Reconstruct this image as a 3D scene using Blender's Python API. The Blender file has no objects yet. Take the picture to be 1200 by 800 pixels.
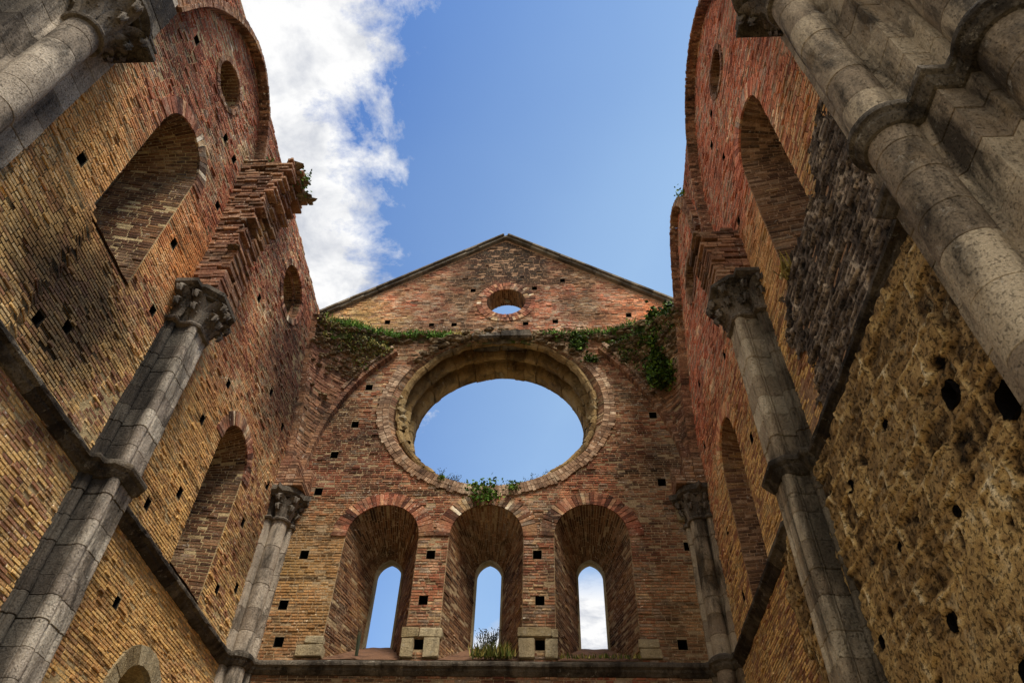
import bpy, math, random
from mathutils import Vector, Matrix, noise
from mathutils.geometry import delaunay_2d_cdt
random.seed(11)
R = random.uniform
PI = math.pi
scene = bpy.context.scene
COL = scene.collection

# ------------------------------------------------------------------ room dimensions (metres, eye level at z = 0)
D = 12.94            # distance to the gable end wall
XL, XR = -5.78, 3.22 # the two side walls
GZ = -1.6            # ground
CX = 0.5*(XL+XR)

def N(x, y, z=0.0):
    return noise.noise(Vector((x, y, z)))
def fbm(x, y, z=0.0, o=4):
    s = 0; a = 1.0; t = 0
    for i in range(o):
        s += a*noise.noise(Vector((x, y, z))); t += a
        x *= 2.03; y *= 2.03; z *= 2.03; a *= .5
    return s/t
def lin(h):
    h = h.lstrip('#')
    out = []
    for i in (0, 2, 4):
        c = int(h[i:i+2], 16)/255
        out.append(c/12.92 if c <= .04045 else ((c+.055)/1.055)**2.4)
    return (*out, 1)

# ------------------------------------------------------------------ material helpers
class NT:
    def __init__(s, name):
        s.m = bpy.data.materials.new(name); s.m.use_nodes = True
        s.t = s.m.node_tree; s.t.nodes.clear()
        s.out = s.t.nodes.new('ShaderNodeOutputMaterial')
        s.b = s.t.nodes.new('ShaderNodeBsdfPrincipled')
        s.t.links.new(s.b.outputs[0], s.out.inputs[0])
        s.b.inputs['Roughness'].default_value = .95
        s.b.inputs['Specular IOR Level'].default_value = .12
        s.geo = s.t.nodes.new('ShaderNodeNewGeometry')
        s.pos = s.geo.outputs['Position']
        s.isl = s.geo.outputs['Random Per Island']
    def n(s, typ): return s.t.nodes.new(typ)
    def put(s, inp, v):
        if hasattr(v, 'is_output'): s.t.links.new(v, inp)
        elif v is not None: inp.default_value = v
    def noise(s, scale, detail=4, rough=.6, vec=None, dist=0):
        n = s.n('ShaderNodeTexNoise'); s.put(n.inputs['Vector'], vec if vec is not None else s.pos)
        n.inputs['Scale'].default_value = scale; n.inputs['Detail'].default_value = detail
        n.inputs['Roughness'].default_value = rough; n.inputs['Distortion'].default_value = dist
        return n.outputs['Fac']
    def scaled(s, v, off=(0, 0, 0)):
        n = s.n('ShaderNodeMapping'); s.put(n.inputs['Vector'], s.pos)
        n.inputs['Scale'].default_value = v; n.inputs['Location'].default_value = off
        return n.outputs[0]
    def ramp(s, fac, stops, interp='LINEAR'):
        n = s.n('ShaderNodeValToRGB'); n.color_ramp.interpolation = interp
        e = n.color_ramp.elements
        while len(e) < len(stops): e.new(.5)
        for i, (p, c) in enumerate(stops):
            e[i].position = p
            e[i].color = lin(c) if isinstance(c, str) else (c, c, c, 1) if not isinstance(c, tuple) else c
        s.put(n.inputs[0], fac)
        return n.outputs[0]
    def mix(s, fac, a, b, mode='MIX'):
        n = s.n('ShaderNodeMix'); n.data_type = 'RGBA'; n.blend_type = mode
        s.put(n.inputs[0], fac); s.put(n.inputs[6], lin(a) if isinstance(a, str) else a)
        s.put(n.inputs[7], lin(b) if isinstance(b, str) else b)
        return n.outputs[2]
    def math(s, op, a, b=0.0, c=None, clamp=False):
        n = s.n('ShaderNodeMath'); n.operation = op; n.use_clamp = clamp
        s.put(n.inputs[0], a); s.put(n.inputs[1], b)
        if c is not None: s.put(n.inputs[2], c)
        return n.outputs[0]
    def xyz(s):
        n = s.n('ShaderNodeSeparateXYZ'); s.put(n.inputs[0], s.pos); return n.outputs
    def rng(s, v, a, b, c=0.0, d=1.0):
        n = s.n('ShaderNodeMapRange'); s.put(n.inputs[0], v)
        for i, x in enumerate((a, b, c, d)): n.inputs[i+1].default_value = x
        return n.outputs[0]
    def near(s, p, r0, r1, wob=.6, flat=False):
        """1 close to point p, 0 beyond r1, wobbled"""
        n = s.n('ShaderNodeVectorMath'); n.operation = 'DISTANCE'
        s.put(n.inputs[0], s.scaled((1, 1, 0)) if flat else s.pos); n.inputs[1].default_value = (p[0], p[1], 0) if flat else p
        d = s.math('ADD', n.outputs['Value'], s.math('MULTIPLY', s.math('SUBTRACT', s.noise(1.6, 4), .5), wob*2.6))
        return s.rng(d, r1, r0)
    def bump(s, h, strength=.6, dist=.02):
        n = s.n('ShaderNodeBump'); n.inputs['Strength'].default_value = strength
        n.inputs['Distance'].default_value = dist; s.put(n.inputs['Height'], h)
        s.put(s.b.inputs['Normal'], n.outputs[0])
    def col(s, c):
        s.put(s.b.inputs['Base Color'], c); return s.m

RED = [(0, '#241915'), (.14, '#47291f'), (.3, '#6b3a2a'), (.44, '#7f4a35'), (.58, '#8c5c41'), (.7, '#6e5d50'), (.8, '#9c7d5a'), (.93, '#bfae93'), (1, '#d8cbb4')]
BROWN = [(0, '#1d1612'), (.2, '#3e2c1f'), (.42, '#5f4530'), (.58, '#7a5b40'), (.7, '#6a5c4e'), (.82, '#947550'), (.93, '#b6a180'), (1, '#cdbfa6')]
GOLD = [(0, '#291c13'), (.15, '#55392a'), (.3, '#74503a'), (.44, '#8a6a44'), (.62, '#a58553'), (.76, '#857050'), (.86, '#b89b6c'), (.94, '#7d4633'), (1, '#d5c6a6')]
ORANGE = [(0, '#3b221a'), (.15, '#66382a'), (.36, '#8a4e39'), (.55, '#a0644a'), (.68, '#7d6a5b'), (.78, '#ac8562'), (.93, '#cdb295'), (1, '#5a3a30')]
BLACK = '#191613'

def brick_material(name, pal_a, pal_b, zone, dark=.55, pale=.25, darkspots=(), lightspots=(), gain=2.45, vary=.46):
    """zone(nt) -> factor from palette a to palette b"""
    s = NT(name)
    warp = s.math('ADD', s.math('MULTIPLY_ADD', s.isl, vary, .5-vary*.5), s.math('MULTIPLY', s.math('SUBTRACT', s.noise(.9, 6, .68), .5), 1.15), clamp=True)
    a = s.ramp(warp, pal_a); b = s.ramp(warp, pal_b)
    c = s.mix(zone(s), a, b)
    # soot, damp and lichen carried over many bricks
    g = s.ramp(s.noise(.75, 8, .68, dist=.4), [(.36, 1.0), (.62, 0.0)])
    streak = s.noise(1.0, 5, .6, vec=s.scaled((2.6, 2.6, .42)))
    g2 = s.math('MULTIPLY', g, s.rng(streak, .35, .7), clamp=True)
    c = s.mix(s.math('MULTIPLY', g2, dark), c, '#2c231c')
    c = s.mix(s.math('MULTIPLY', s.ramp(s.noise(1.7, 7, .7, vec=s.scaled((1, 1, 1), (5, 9, 2))), [(.56, 0.0), (.72, 1.0)]), pale), c, '#b3a58b')
    sp = s.math('MULTIPLY', s.ramp(s.noise(19, 3, .7), [(.60, 0.0), (.70, 1.0)]), s.rng(s.noise(1.1, 3), .42, .62, 0, .6))
    c = s.mix(sp, c, '#cfc5b0')
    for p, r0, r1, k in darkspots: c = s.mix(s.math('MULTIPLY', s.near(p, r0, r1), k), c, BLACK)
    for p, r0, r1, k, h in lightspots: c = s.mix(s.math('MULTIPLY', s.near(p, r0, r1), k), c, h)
    hs = s.noise(1.0, 6, .68, vec=s.scaled((.75, .75, 6.5), (2, 4, 1)))
    c = s.mix(s.math('MULTIPLY', s.ramp(hs, [(.53, 0.0), (.64, 1.0)]), .72*dark+.1), c, '#1f1812')
    c = s.mix(s.math('MULTIPLY', s.ramp(s.noise(3.1, 6, .72, vec=s.scaled((1, 1, 1.6), (8, 3, 5))), [(.54, 0.0), (.63, 1.0)]), .6*dark), c, '#2a2019')
    fine = s.math('ADD', s.math('MULTIPLY', s.noise(48, 4, .75), .6), s.math('MULTIPLY', s.noise(17, 4, .7), .4))
    c = s.mix(1.0, c, s.ramp(fine, [(.32, .38*gain), (.5, 1.0*gain), (.68, 1.5*gain)]), 'MULTIPLY')
    s.bump(s.math('ADD', s.noise(60, 4, .7), s.math('MULTIPLY', s.noise(18, 3), 1.2)), .75, .018)
    return s.col(c)

def mortar_material(name, tone, dark, spots=()):
    s = NT(name)
    c = s.ramp(s.noise(2.3, 7, .7), [(.3, dark), (.5, tone), (.72, dark)])
    c = s.mix(1.0, c, s.ramp(s.noise(35, 4, .7), [(.25, .5), (.7, 1.25)]), 'MULTIPLY')
    for p, r0, r1, k in spots: c = s.mix(s.math('MULTIPLY', s.near(p, r0, r1), k), c, BLACK)
    s.bump(s.noise(42, 5, .7), .9, .03)
    return s.col(c)

def stone_material(name, light, mid, darkc, dark=.5, joints=None, gold=.15, darkspots=()):
    s = NT(name)
    c = s.ramp(s.math('ADD', s.math('MULTIPLY', s.isl, .42), s.math('MULTIPLY', s.noise(2.0, 7, .68, vec=s.scaled((1.2, 1.2, 1.0))), .72), clamp=True),
               [(.15, darkc), (.42, mid), (.7, light), (1, light)])
    g = s.ramp(s.noise(.8, 8, .68, dist=.5, vec=s.scaled((3.0, 3.0, .8))), [(.40, 1.0), (.54, 0.0)])
    c = s.mix(s.math('MULTIPLY', g, dark), c, '#231e1a')
    c = s.mix(s.math('MULTIPLY', s.ramp(s.noise(1.9, 6, .7, vec=s.scaled((1, 1, .6), (3, 1, 7))), [(.55, 0.0), (.7, 1.0)]), gold), c, '#8a6a38')
    pits = s.ramp(s.noise(44, 6, .8), [(.35, 0.0), (.44, 1.0)])
    c = s.mix(1.0, c, s.ramp(pits, [(0, .58), (1, 1.0)]), 'MULTIPLY')
    c = s.mix(s.math('MULTIPLY', s.ramp(s.noise(9, 5, .75), [(.6, 0.0), (.68, 1.0)]), .45), c, '#b8b0a0')
    c = s.mix(1.0, c, s.ramp(s.noise(70, 3, .7), [(.25, .68), (.75, 1.25)]), 'MULTIPLY')
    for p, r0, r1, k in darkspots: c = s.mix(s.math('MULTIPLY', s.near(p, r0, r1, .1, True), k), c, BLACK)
    s.bump(s.math('ADD', s.math('MULTIPLY', pits, 1.0), s.noise(26, 6, .75)), 1.0, .03)
    return s.col(c)

def zone_noise(lo, hi, scale=.5, off=(0, 0, 0)):
    return lambda s: s.rng(s.noise(scale, 4, .6, vec=s.scaled((1, 1, 1), off)), lo, hi)
def zone_height(z0, z1, wob=2.2, inv=False):
    def f(s):
        z = s.math('ADD', s.xyz()[2], s.math('MULTIPLY', s.math('SUBTRACT', s.noise(.7, 5, .65), .5), wob*2))
        return s.rng(z, z1, z0) if not inv else s.rng(z, z0, z1)
    return f

M = {}
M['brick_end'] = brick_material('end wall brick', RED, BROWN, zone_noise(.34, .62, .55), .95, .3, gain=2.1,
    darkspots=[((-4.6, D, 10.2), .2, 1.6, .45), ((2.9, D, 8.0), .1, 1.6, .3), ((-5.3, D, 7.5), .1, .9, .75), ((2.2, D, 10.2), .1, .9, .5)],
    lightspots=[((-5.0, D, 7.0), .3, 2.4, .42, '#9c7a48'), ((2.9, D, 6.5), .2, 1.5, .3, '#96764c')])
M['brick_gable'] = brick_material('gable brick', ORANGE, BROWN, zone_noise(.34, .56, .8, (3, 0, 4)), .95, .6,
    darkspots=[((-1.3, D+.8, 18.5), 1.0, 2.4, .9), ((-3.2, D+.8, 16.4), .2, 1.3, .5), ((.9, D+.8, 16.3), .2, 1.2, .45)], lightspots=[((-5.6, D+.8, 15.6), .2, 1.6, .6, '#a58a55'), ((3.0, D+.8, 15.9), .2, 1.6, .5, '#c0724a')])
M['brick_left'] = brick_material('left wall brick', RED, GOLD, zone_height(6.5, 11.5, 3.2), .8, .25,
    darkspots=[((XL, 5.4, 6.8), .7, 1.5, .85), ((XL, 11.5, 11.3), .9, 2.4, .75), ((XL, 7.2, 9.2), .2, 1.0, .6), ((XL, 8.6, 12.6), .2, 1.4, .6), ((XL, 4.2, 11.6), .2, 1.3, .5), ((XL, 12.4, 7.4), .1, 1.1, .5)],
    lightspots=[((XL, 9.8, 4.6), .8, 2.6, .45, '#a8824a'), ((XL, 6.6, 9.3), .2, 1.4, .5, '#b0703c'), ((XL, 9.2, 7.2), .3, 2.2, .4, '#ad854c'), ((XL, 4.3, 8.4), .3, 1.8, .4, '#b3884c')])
M['brick_right'] = brick_material('right wall brick', ORANGE, GOLD, zone_height(7.0, 10.5, 2.0), .6, .25,
    darkspots=[((XR, 8.6, 14.6), .2, 1.3, .5)], lightspots=[((XR, 6.8, 8.8), .2, 1.5, .5, '#a88352')])
M['voussoir_red'] = brick_material('arch brick', [(0, '#4d2c22'), (.3, '#7b4634'), (.6, '#955a44'), (.85, '#a67a5c'), (1, '#6d5040')], BROWN, zone_noise(.34, .6, .9), .95, .35, gain=1.75, vary=.9)
M['rib_brick'] = brick_material('rib brick', [(0, '#2b1d17'), (.4, '#5a3c2e'), (.75, '#775640'), (1, '#a58a70')], BROWN, zone_noise(.4, .6, .7), .85, .2)
M['pale_brick'] = brick_material('worn pale brick', [(0, '#241c17'), (.25, '#4a382b'), (.5, '#64503f'), (.72, '#846f5a'), (1, '#c8bba5')], BROWN, zone_noise(.45, .7, .8), .55, .4)
M['reveal'] = brick_material('reveal brick', [(0, '#241911'), (.3, '#4d3223'), (.6, '#6d4b31'), (.85, '#876742'), (1, '#a08a64')], BROWN, zone_noise(.4, .65, .7), .8, .12, gain=1.6)
M['mortar'] = mortar_material('old mortar', '#b39a76', '#6a533b')
M['mortar_red'] = mortar_material('red mortar', '#b08c6c', '#6a4733')
M['mortar_gold'] = mortar_material('golden mortar', '#c9b082', '#7d6140', [((XL, 5.4, 6.8), .95, 1.5, .9), ((XL, 11.5, 11.3), .9, 2.4, .6)])
M['stone'] = stone_material('grey pier stone', '#c8b8a2', '#988977', '#4a4037', .8)
M['pier_left'] = stone_material('stained shaded pier stone', '#d6c8b3', '#ab9c8b', '#574c41', .75, darkspots=[((XL+.17, 7.04, 0), .17, .33, .85)])  # dark spot paints shade and stain onto the near face
M['pier_right'] = stone_material('weathered shaded pier stone', '#d6c5a8', '#b09d82', '#5f5243', .7, gold=.3, darkspots=[((XR-.15, 7.02, 0), .12, .31, .65)])  # near face darkened in the colour, shade as well as stain
M['stone_right'] = stone_material('pale pier stone', '#c6b396', '#9a8871', '#4c4136', .85, gold=.35)
M['stone_dark'] = stone_material('soot dark stone', '#746a5c', '#463e36', '#231f1b', .8)
M['stone_pale'] = stone_material('pale block stone', '#b7a684', '#97835f', '#5c4e39', .4, gold=.3)
M['coping'] = stone_material('coping stone', '#958875', '#6b6052', '#3e372f', .5)
M['rose_stone'] = stone_material('rose window stone', '#a58a5e', '#8a6d44', '#4c3a26', .6, gold=.5)
M['sill'] = mortar_material('worn sill', '#7a5a44', '#443127')
M['hole'] = mortar_material('hole dark', '#1a1410', '#0e0b09')
M['carved'] = stone_material('carved stone', '#8d8172', '#62584d', '#332c26', .65)

def tufa_material(name, dark, mid, light, joint, crust):
    s = NT(name)
    att = s.n('ShaderNodeAttribute'); att.attribute_name = 'tone'
    t = s.math('ADD', att.outputs['Fac'], s.math('MULTIPLY', s.math('SUBTRACT', s.noise(2.2, 3, .5), .5), .35))
    c = s.ramp(t, [(0, '#0d0a07'), (.18, dark), (.42, mid), (.68, light), (.95, joint)])
    c = s.mix(s.math('MULTIPLY', s.ramp(s.noise(.9, 4, .6, vec=s.scaled((1, 1, 1), (4, 2, 8))), [(.45, 0.0), (.62, 1.0)]), .5), c, s.mix(.5, mid, '#3a3028'))
    pits = s.ramp(s.noise(26, 4, .7), [(.38, 0.0), (.47, 1.0)])
    c = s.mix(1.0, c, s.ramp(pits, [(0, .45), (1, 1.4)]), 'MULTIPLY')
    c = s.mix(1.0, c, s.ramp(s.noise(75, 3, .7), [(.3, .62), (.7, 1.35)]), 'MULTIPLY')
    c = s.mix(s.math('MULTIPLY', s.ramp(s.noise(5, 5, .75), [(.58, 0.0), (.64, 1.0)]), crust), c, joint)
    s.bump(s.math('ADD', pits, s.math('MULTIPLY', s.noise(50, 4, .7), .6)), 1.0, .022)
    return s.col(c)
M['tufa'] = tufa_material('rough tufa', '#46351f', '#8a6f47', '#b0935f', '#d6c49e', .3)
M['blackened'] = tufa_material('blackened rubble', '#231e19', '#463c33', '#6f6254', '#a8967f', .25)
M['rubble'] = stone_material('broken rubble', '#9c8667', '#75624a', '#43362a', .6, gold=.3)

def leaf_material(name, stops, trans=.25):
    s = NT(name)
    c = s.ramp(s.isl, stops)
    c = s.mix(1.0, c, s.ramp(s.noise(2.5, 3), [(.3, .6), (.7, 1.3)]), 'MULTIPLY')
    s.b.inputs['Roughness'].default_value = .6
    s.b.inputs['Subsurface Weight'].default_value = 0
    return s.col(c)
M['ivy'] = leaf_material('ivy leaf', [(0, '#1c2a0e'), (.4, '#2f4416'), (.75, '#48621f'), (1, '#6f8a30')])
M['fern'] = leaf_material('fern leaf', [(0, '#2c4416'), (.5, '#4a6e22'), (1, '#7d9c3c')])
M['grass'] = leaf_material('dry green grass', [(0, '#33401a'), (.35, '#566326'), (.7, '#8a8240'), (1, '#b3a05c')])
M['straw'] = leaf_material('straw grass', [(0, '#6e5d2c'), (.5, '#a08a42'), (1, '#c4ad62')])
M['twig'] = leaf_material('dark twig', [(0, '#1b1d17'), (.6, '#33382a'), (1, '#4f573c')])
s = NT('moss bank')
c = s.mix(s.ramp(s.noise(1.5, 6, .7), [(.42, 0.0), (.58, 1.0)]), s.ramp(s.noise(5, 6, .7), [(.3, '#2e261c'), (.55, '#65563f'), (.75, '#8a7a5e')]),
          s.ramp(s.noise(9, 5, .7), [(.3, '#26300f'), (.55, '#4b5a1e'), (.8, '#7c7a35')]))
s.bump(s.noise(24, 6, .75), 1.0, .05)
M['moss'] = s.col(c)
s = NT('dry ground')
c = s.ramp(s.noise(1.2, 8, .7), [(.3, '#6d6048'), (.55, '#8c7d60'), (.75, '#7a7a4c')])
s.bump(s.noise(30, 5), .6, .03)
M['ground'] = s.col(c)

# ------------------------------------------------------------------ mesh builder and tagging
class MB:
    def __init__(s): s.v = []; s.f = []; s.mi = []; s.tone = []
    def add(s, vs, fs, mi=0):
        o = len(s.v); s.v.extend([tuple(p) for p in vs])
        for f in fs: s.f.append(tuple(i+o for i in f)); s.mi.append(mi)
    def build(s, name, mats, parent=None, smooth=False):
        me = bpy.data.meshes.new(name); me.from_pydata(s.v, [], s.f)
        mats = mats if isinstance(mats, (list, tuple)) else [mats]
        for m in mats: me.materials.append(M[m] if isinstance(m, str) else m)
        if len(mats) > 1: me.polygons.foreach_set('material_index', s.mi)
        if smooth: me.polygons.foreach_set('use_smooth', [True]*len(me.polygons))
        if s.tone:
            a = me.attributes.new('tone', 'FLOAT', 'POINT'); a.data.foreach_set('value', s.tone)
        me.update()
        o = bpy.data.objects.new(name, me); COL.objects.link(o)
        if parent: o.parent = parent
        return o
def recalc(o):
    import bmesh
    bm = bmesh.new(); bm.from_mesh(o.data); bmesh.ops.recalc_face_normals(bm, faces=bm.faces); bm.to_mesh(o.data); bm.free()
    return o
def tag(o, label, cat=None, group=None, kind=None):
    if label: o['label'] = label
    if cat: o['category'] = cat
    if group: o['group'] = group
    if kind: o['kind'] = kind
    return o
def thing(name, label, cat, group=None, loc=(0, 0, 0)):
    o = bpy.data.objects.new(name, None); COL.objects.link(o); o.location = (0, 0, 0)
    o.empty_display_size = .2
    return tag(o, label, cat, group)

# maps: (u along wall, z, depth into the wall) -> world
def map_end(u, z, d): return Vector((u, D+d, z))
def map_gable(u, z, d): return Vector((u, D+.8+d, z))
def map_left(u, z, d): return Vector((XL-d, u, z))
def map_right(u, z, d): return Vector((XR+d, u, z))

# ------------------------------------------------------------------ outlines
def spline(pts, n=8):
    out = []
    P = [pts[0]]+list(pts)+[pts[-1]]
    for i in range(1, len(P)-2):
        p0, p1, p2, p3 = P[i-1], P[i], P[i+1], P[i+2]
        for k in range(n):
            t = k/n
            out.append(tuple(.5*(2*p1[j]+(p2[j]-p0[j])*t+(2*p0[j]-5*p1[j]+4*p2[j]-p3[j])*t*t+(3*p1[j]-p0[j]-3*p2[j]+p3[j])*t**3) for j in range(len(p1))))
    out.append(tuple(pts[-1])); return out
def arch(c, w, z0, zs, pointed=1.0, nj=14, na=20):
    """outline from left foot over the arch to right foot; pointed = radius/halfwidth (1 round)"""
    o = [(c-w, z0+(zs-z0)*i/nj) for i in range(nj)]
    r = w*pointed
    th = math.acos((r-w)/r)
    for i in range(na+1):
        t = th*i/na; o.append((c-w+r-r*math.cos(t), zs+r*math.sin(t)))
    right = [(2*c-x, z) for x, z in o[:-1]]
    return o+right[::-1]
def circle(c, z, r, n=56, rz=None):
    rz = rz or r
    return [(c-r*math.cos(2*PI*i/n), z+rz*math.sin(2*PI*i/n)) for i in range(n)]
def square(c, z, w=.15, h=.17):
    return [(c-w/2, z-h/2), (c-w/2, z+h/2), (c+w/2, z+h/2), (c+w/2, z-h/2)]
def inside(poly, x, y):
    c = False; n = len(poly); j = n-1
    for i in range(n):
        a, b = poly[i], poly[j]
        if (a[1] > y) != (b[1] > y) and x < (b[0]-a[0])*(y-a[1])/(b[1]-a[1])+a[0]: c = not c
        j = i
    return c
def sheet(mb, mp, outer, holes, d=0.0, flip=False, mi=0):
    vs = []; es = []
    for poly in [outer]+holes:
        o = len(vs); vs += [Vector(p[:2]) for p in poly]
        es += [(o+i, o+(i+1) % len(poly)) for i in range(len(poly))]
    V, E_, F, *_ = delaunay_2d_cdt(vs, es, [], 0, 1e-6)
    keep = []
    for f in F:
        cx = sum(V[i].x for i in f)/len(f); cy = sum(V[i].y for i in f)/len(f)
        if inside(outer, cx, cy) and not any(inside(h, cx, cy) for h in holes): keep.append(f[::-1] if flip else f)
    mb.add([mp(v.x, v.y, d) for v in V], keep, mi)
def wall_slab(mb, mp, outer, holes, back_holes, t):
    sheet(mb, mp, outer, holes, 0); sheet(mb, mp, outer, back_holes, t, True)
    n = len(outer)
    mb.add([mp(p[0], p[1], 0) for p in outer]+[mp(p[0], p[1], t) for p in outer], [(i, (i+1) % n, n+(i+1) % n, n+i) for i in range(n)])

def row_intervals(polys, z):
    xs = []
    for poly in polys:
        n = len(poly)
        for i in range(n):
            a, b = poly[i], poly[(i+1) % n]
            if (a[1] > z) != (b[1] > z): xs.append(a[0]+(b[0]-a[0])*(z-a[1])/(b[1]-a[1]))
    xs.sort()
    return [(xs[i], xs[i+1]) for i in range(0, len(xs)-1, 2)]
def isect(A, B):
    out = []
    for a in A:
        for b in B:
            l, h = max(a[0], b[0]), min(a[1], b[1])
            if h-l > .02: out.append((l, h))
    return out

def brick(mb, S, a0, a1, b0, b1, h, wear, mi=0):
    """one brick on surface S(a,b,height above mortar)"""
    j = lambda: R(-.003, .003)
    w = wear
    base = [S(a0, b0, 0), S(a1, b0, 0), S(a1, b1, 0), S(a0, b1, 0)]
    q = [(a0+w+j(), b0+w+j()), (a1-w+j(), b0+w+j()), (a1-w+j(), b1-w+j()), (a0+w+j(), b1-w+j())]
    top = [S(x, y, h*R(.72, 1.12)) for x, y in q]
    mb.add(base+top, [(4, 5, 6, 7), (0, 1, 5, 4), (1, 2, 6, 5), (2, 3, 7, 6), (3, 0, 4, 7)], mi)
def lay(mb, S, rows, pitch=.06, joint=.014, lmin=.10, lmax=.24, hmin=.001, hmax=.011, miss=.006, keep=None):
    """rows: list of (b0, [(a0,a1),..]) ; courses of bricks"""
    for b0, iv in rows:
        for (l, r) in iv:
            a = l
            first = R(.08, .3)
            while a < r-.015:
                ln = first if a == l else R(lmin, lmax)
                e = min(a+ln, r)
                if r-e < .06: e = r
                if keep is None or keep(.5*(a+e), b0):
                    if random.random() > miss*(1+3*max(0, N(a*.8, b0*.8, 3))):
                        h = R(hmin, hmax)
                        q = random.random()
                        if q < .08: h += R(.006, .022)
                        if q > .93: h -= R(.008, .022)
                        wob = .011*N(a*2.1, b0*1.3, 7)
                        brick(mb, S, a+joint*.5, e-joint*.5, b0+joint*.5+wob, b0+pitch-joint*.5+wob, h, R(.002, .006))
                a = e
def lay_wall(mb, mp, outer, holes, z0, z1, off=None, u0=-99, u1=99, **k):
    rows = []; z = z0; p = k.get('pitch', .06)
    while z < z1:
        I = isect(row_intervals([outer]+holes, z+.006), row_intervals([outer]+holes, z+p-.006))
        I = isect(I, row_intervals([outer]+holes, z+p*.5))
        I = isect(I, [(u0, u1)])
        rows.append((z, I)); z += p
    f = off or (lambda u, z: 0)
    S = lambda a, b, h: mp(a, b, -(h+f(a, b)+.011*N(a*.8, b*.8, 1)+.007*N(a*3.1, b*3.1, 6)+.0045))
    lay(mb, S, rows, **k)
def voussoirs(mb, mp, pts, th, proud, width=.072, depth=.05, jag=.012, gap=.008, mi=0, radial=1):
    """radial bricks standing outside an outline (pts run left foot -> crown -> right foot)"""
    # resample
    L = [0]
    for i in range(1, len(pts)): L.append(L[-1]+math.dist(pts[i-1], pts[i]))
    n = max(3, int(L[-1]/width)); i = 0
    def at(s):
        for i in range(1, len(L)):
            if L[i] >= s-1e-9: break
        t = (s-L[i-1])/max(1e-9, L[i]-L[i-1]); a, b = pts[i-1], pts[i]
        tx, tz = b[0]-a[0], b[1]-a[1]; q = math.hypot(tx, tz) or 1
        return (a[0]+tx*t, a[1]+tz*t), (-tz/q, tx/q)
    for k in range(n):
        s0 = L[-1]*k/n; s1 = L[-1]*(k+1)/n
        (p0, n0), (p1, n1) = at(s0+gap*.5), at(s1-gap*.5)
        for q in range(radial):
            r0 = th*q/radial+(.006 if q else -.004); r1 = th*(q+1)/radial-.004+R(-jag, jag)*(q == radial-1)
            pr = proud+R(-.006, .008)
            P = [(p0[0]+n0[0]*r0, p0[1]+n0[1]*r0), (p1[0]+n1[0]*r0, p1[1]+n1[1]*r0), (p1[0]+n1[0]*r1, p1[1]+n1[1]*r1), (p0[0]+n0[0]*r1, p0[1]+n0[1]*r1)]
            vs = [mp(x, z, depth) for x, z in P]+[mp(x, z, -pr+R(-.003, .003)) for x, z in P]
            mb.add(vs, [(4, 5, 6, 7), (0, 1, 5, 4), (1, 2, 6, 5), (2, 3, 7, 6), (3, 0, 4, 7)], mi)

def embrasure(mb, bricks, mp, front, back, t, d0=0.0, closed=False, miss=.008, hide=None):
    """tapering brick-lined opening from outline front (depth d0) to back (depth t)"""
    n = len(front); K = 4
    vs = []
    for k in range(K+1):
        f = k/K
        vs += [mp(front[i][0]*(1-f)+back[i][0]*f, front[i][1]*(1-f)+back[i][1]*f, d0+(t-d0)*f) for i in range(n)]
    fs = []
    m = n if closed else n-1
    for k in range(K):
        for i in range(m):
            j = (i+1) % n
            fs.append((k*n+i, k*n+j, (k+1)*n+j, (k+1)*n+i))
    mb.add(vs, fs)
    if bricks is None: return
    F = front+[front[0]] if closed else front; Bk = back+[back[0]] if closed else back
    L = [0]
    for i in range(1, len(F)): L.append(L[-1]+math.dist(F[i-1], F[i]))
    nr = int(L[-1]/.062); pit = L[-1]/nr
    def at(s, f):
        s = min(max(s, 0), L[-1]-1e-6)
        lo, hi = 0, len(L)-1
        while hi-lo > 1:
            md = (lo+hi)//2
            if L[md] <= s: lo = md
            else: hi = md
        q = (s-L[lo])/max(1e-9, L[hi]-L[lo])
        fx = F[lo][0]+(F[hi][0]-F[lo][0])*q; fz = F[lo][1]+(F[hi][1]-F[lo][1])*q
        bx = Bk[lo][0]+(Bk[hi][0]-Bk[lo][0])*q; bz = Bk[lo][1]+(Bk[hi][1]-Bk[lo][1])*q
        return fx*(1-f)+bx*f, fz*(1-f)+bz*f, (F[hi][0]-F[lo][0], F[hi][1]-F[lo][1])
    T = t-d0
    def S(a, b, h):
        f = min(max(a/T, 0), 1)
        x, z, (tx, tz) = at(b, f); q = math.hypot(tx, tz) or 1
        return mp(x+tz/q*(h+.002), z-tx/q*(h+.002), d0+T*f)
    rows = [(i*pit, [(0, T)]) for i in range(nr)]
    lay(bricks, S, rows, pitch=pit, joint=.012, miss=miss, hmin=.002, hmax=.01)

def hole_box(parent, mp, c, z, w=.15, h=.17, d=.38):
    mb = MB(); q = square(c, z, w+.004, h+.004)
    mb.add([mp(x, y, -.006) for x, y in q]+[mp(x, y, d) for x, y in q], [(0, 1, 5, 4), (1, 2, 6, 5), (2, 3, 7, 6), (3, 0, 4, 7), (4, 5, 6, 7)])
    return mb.build('putlog_hole', 'hole', parent)

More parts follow.
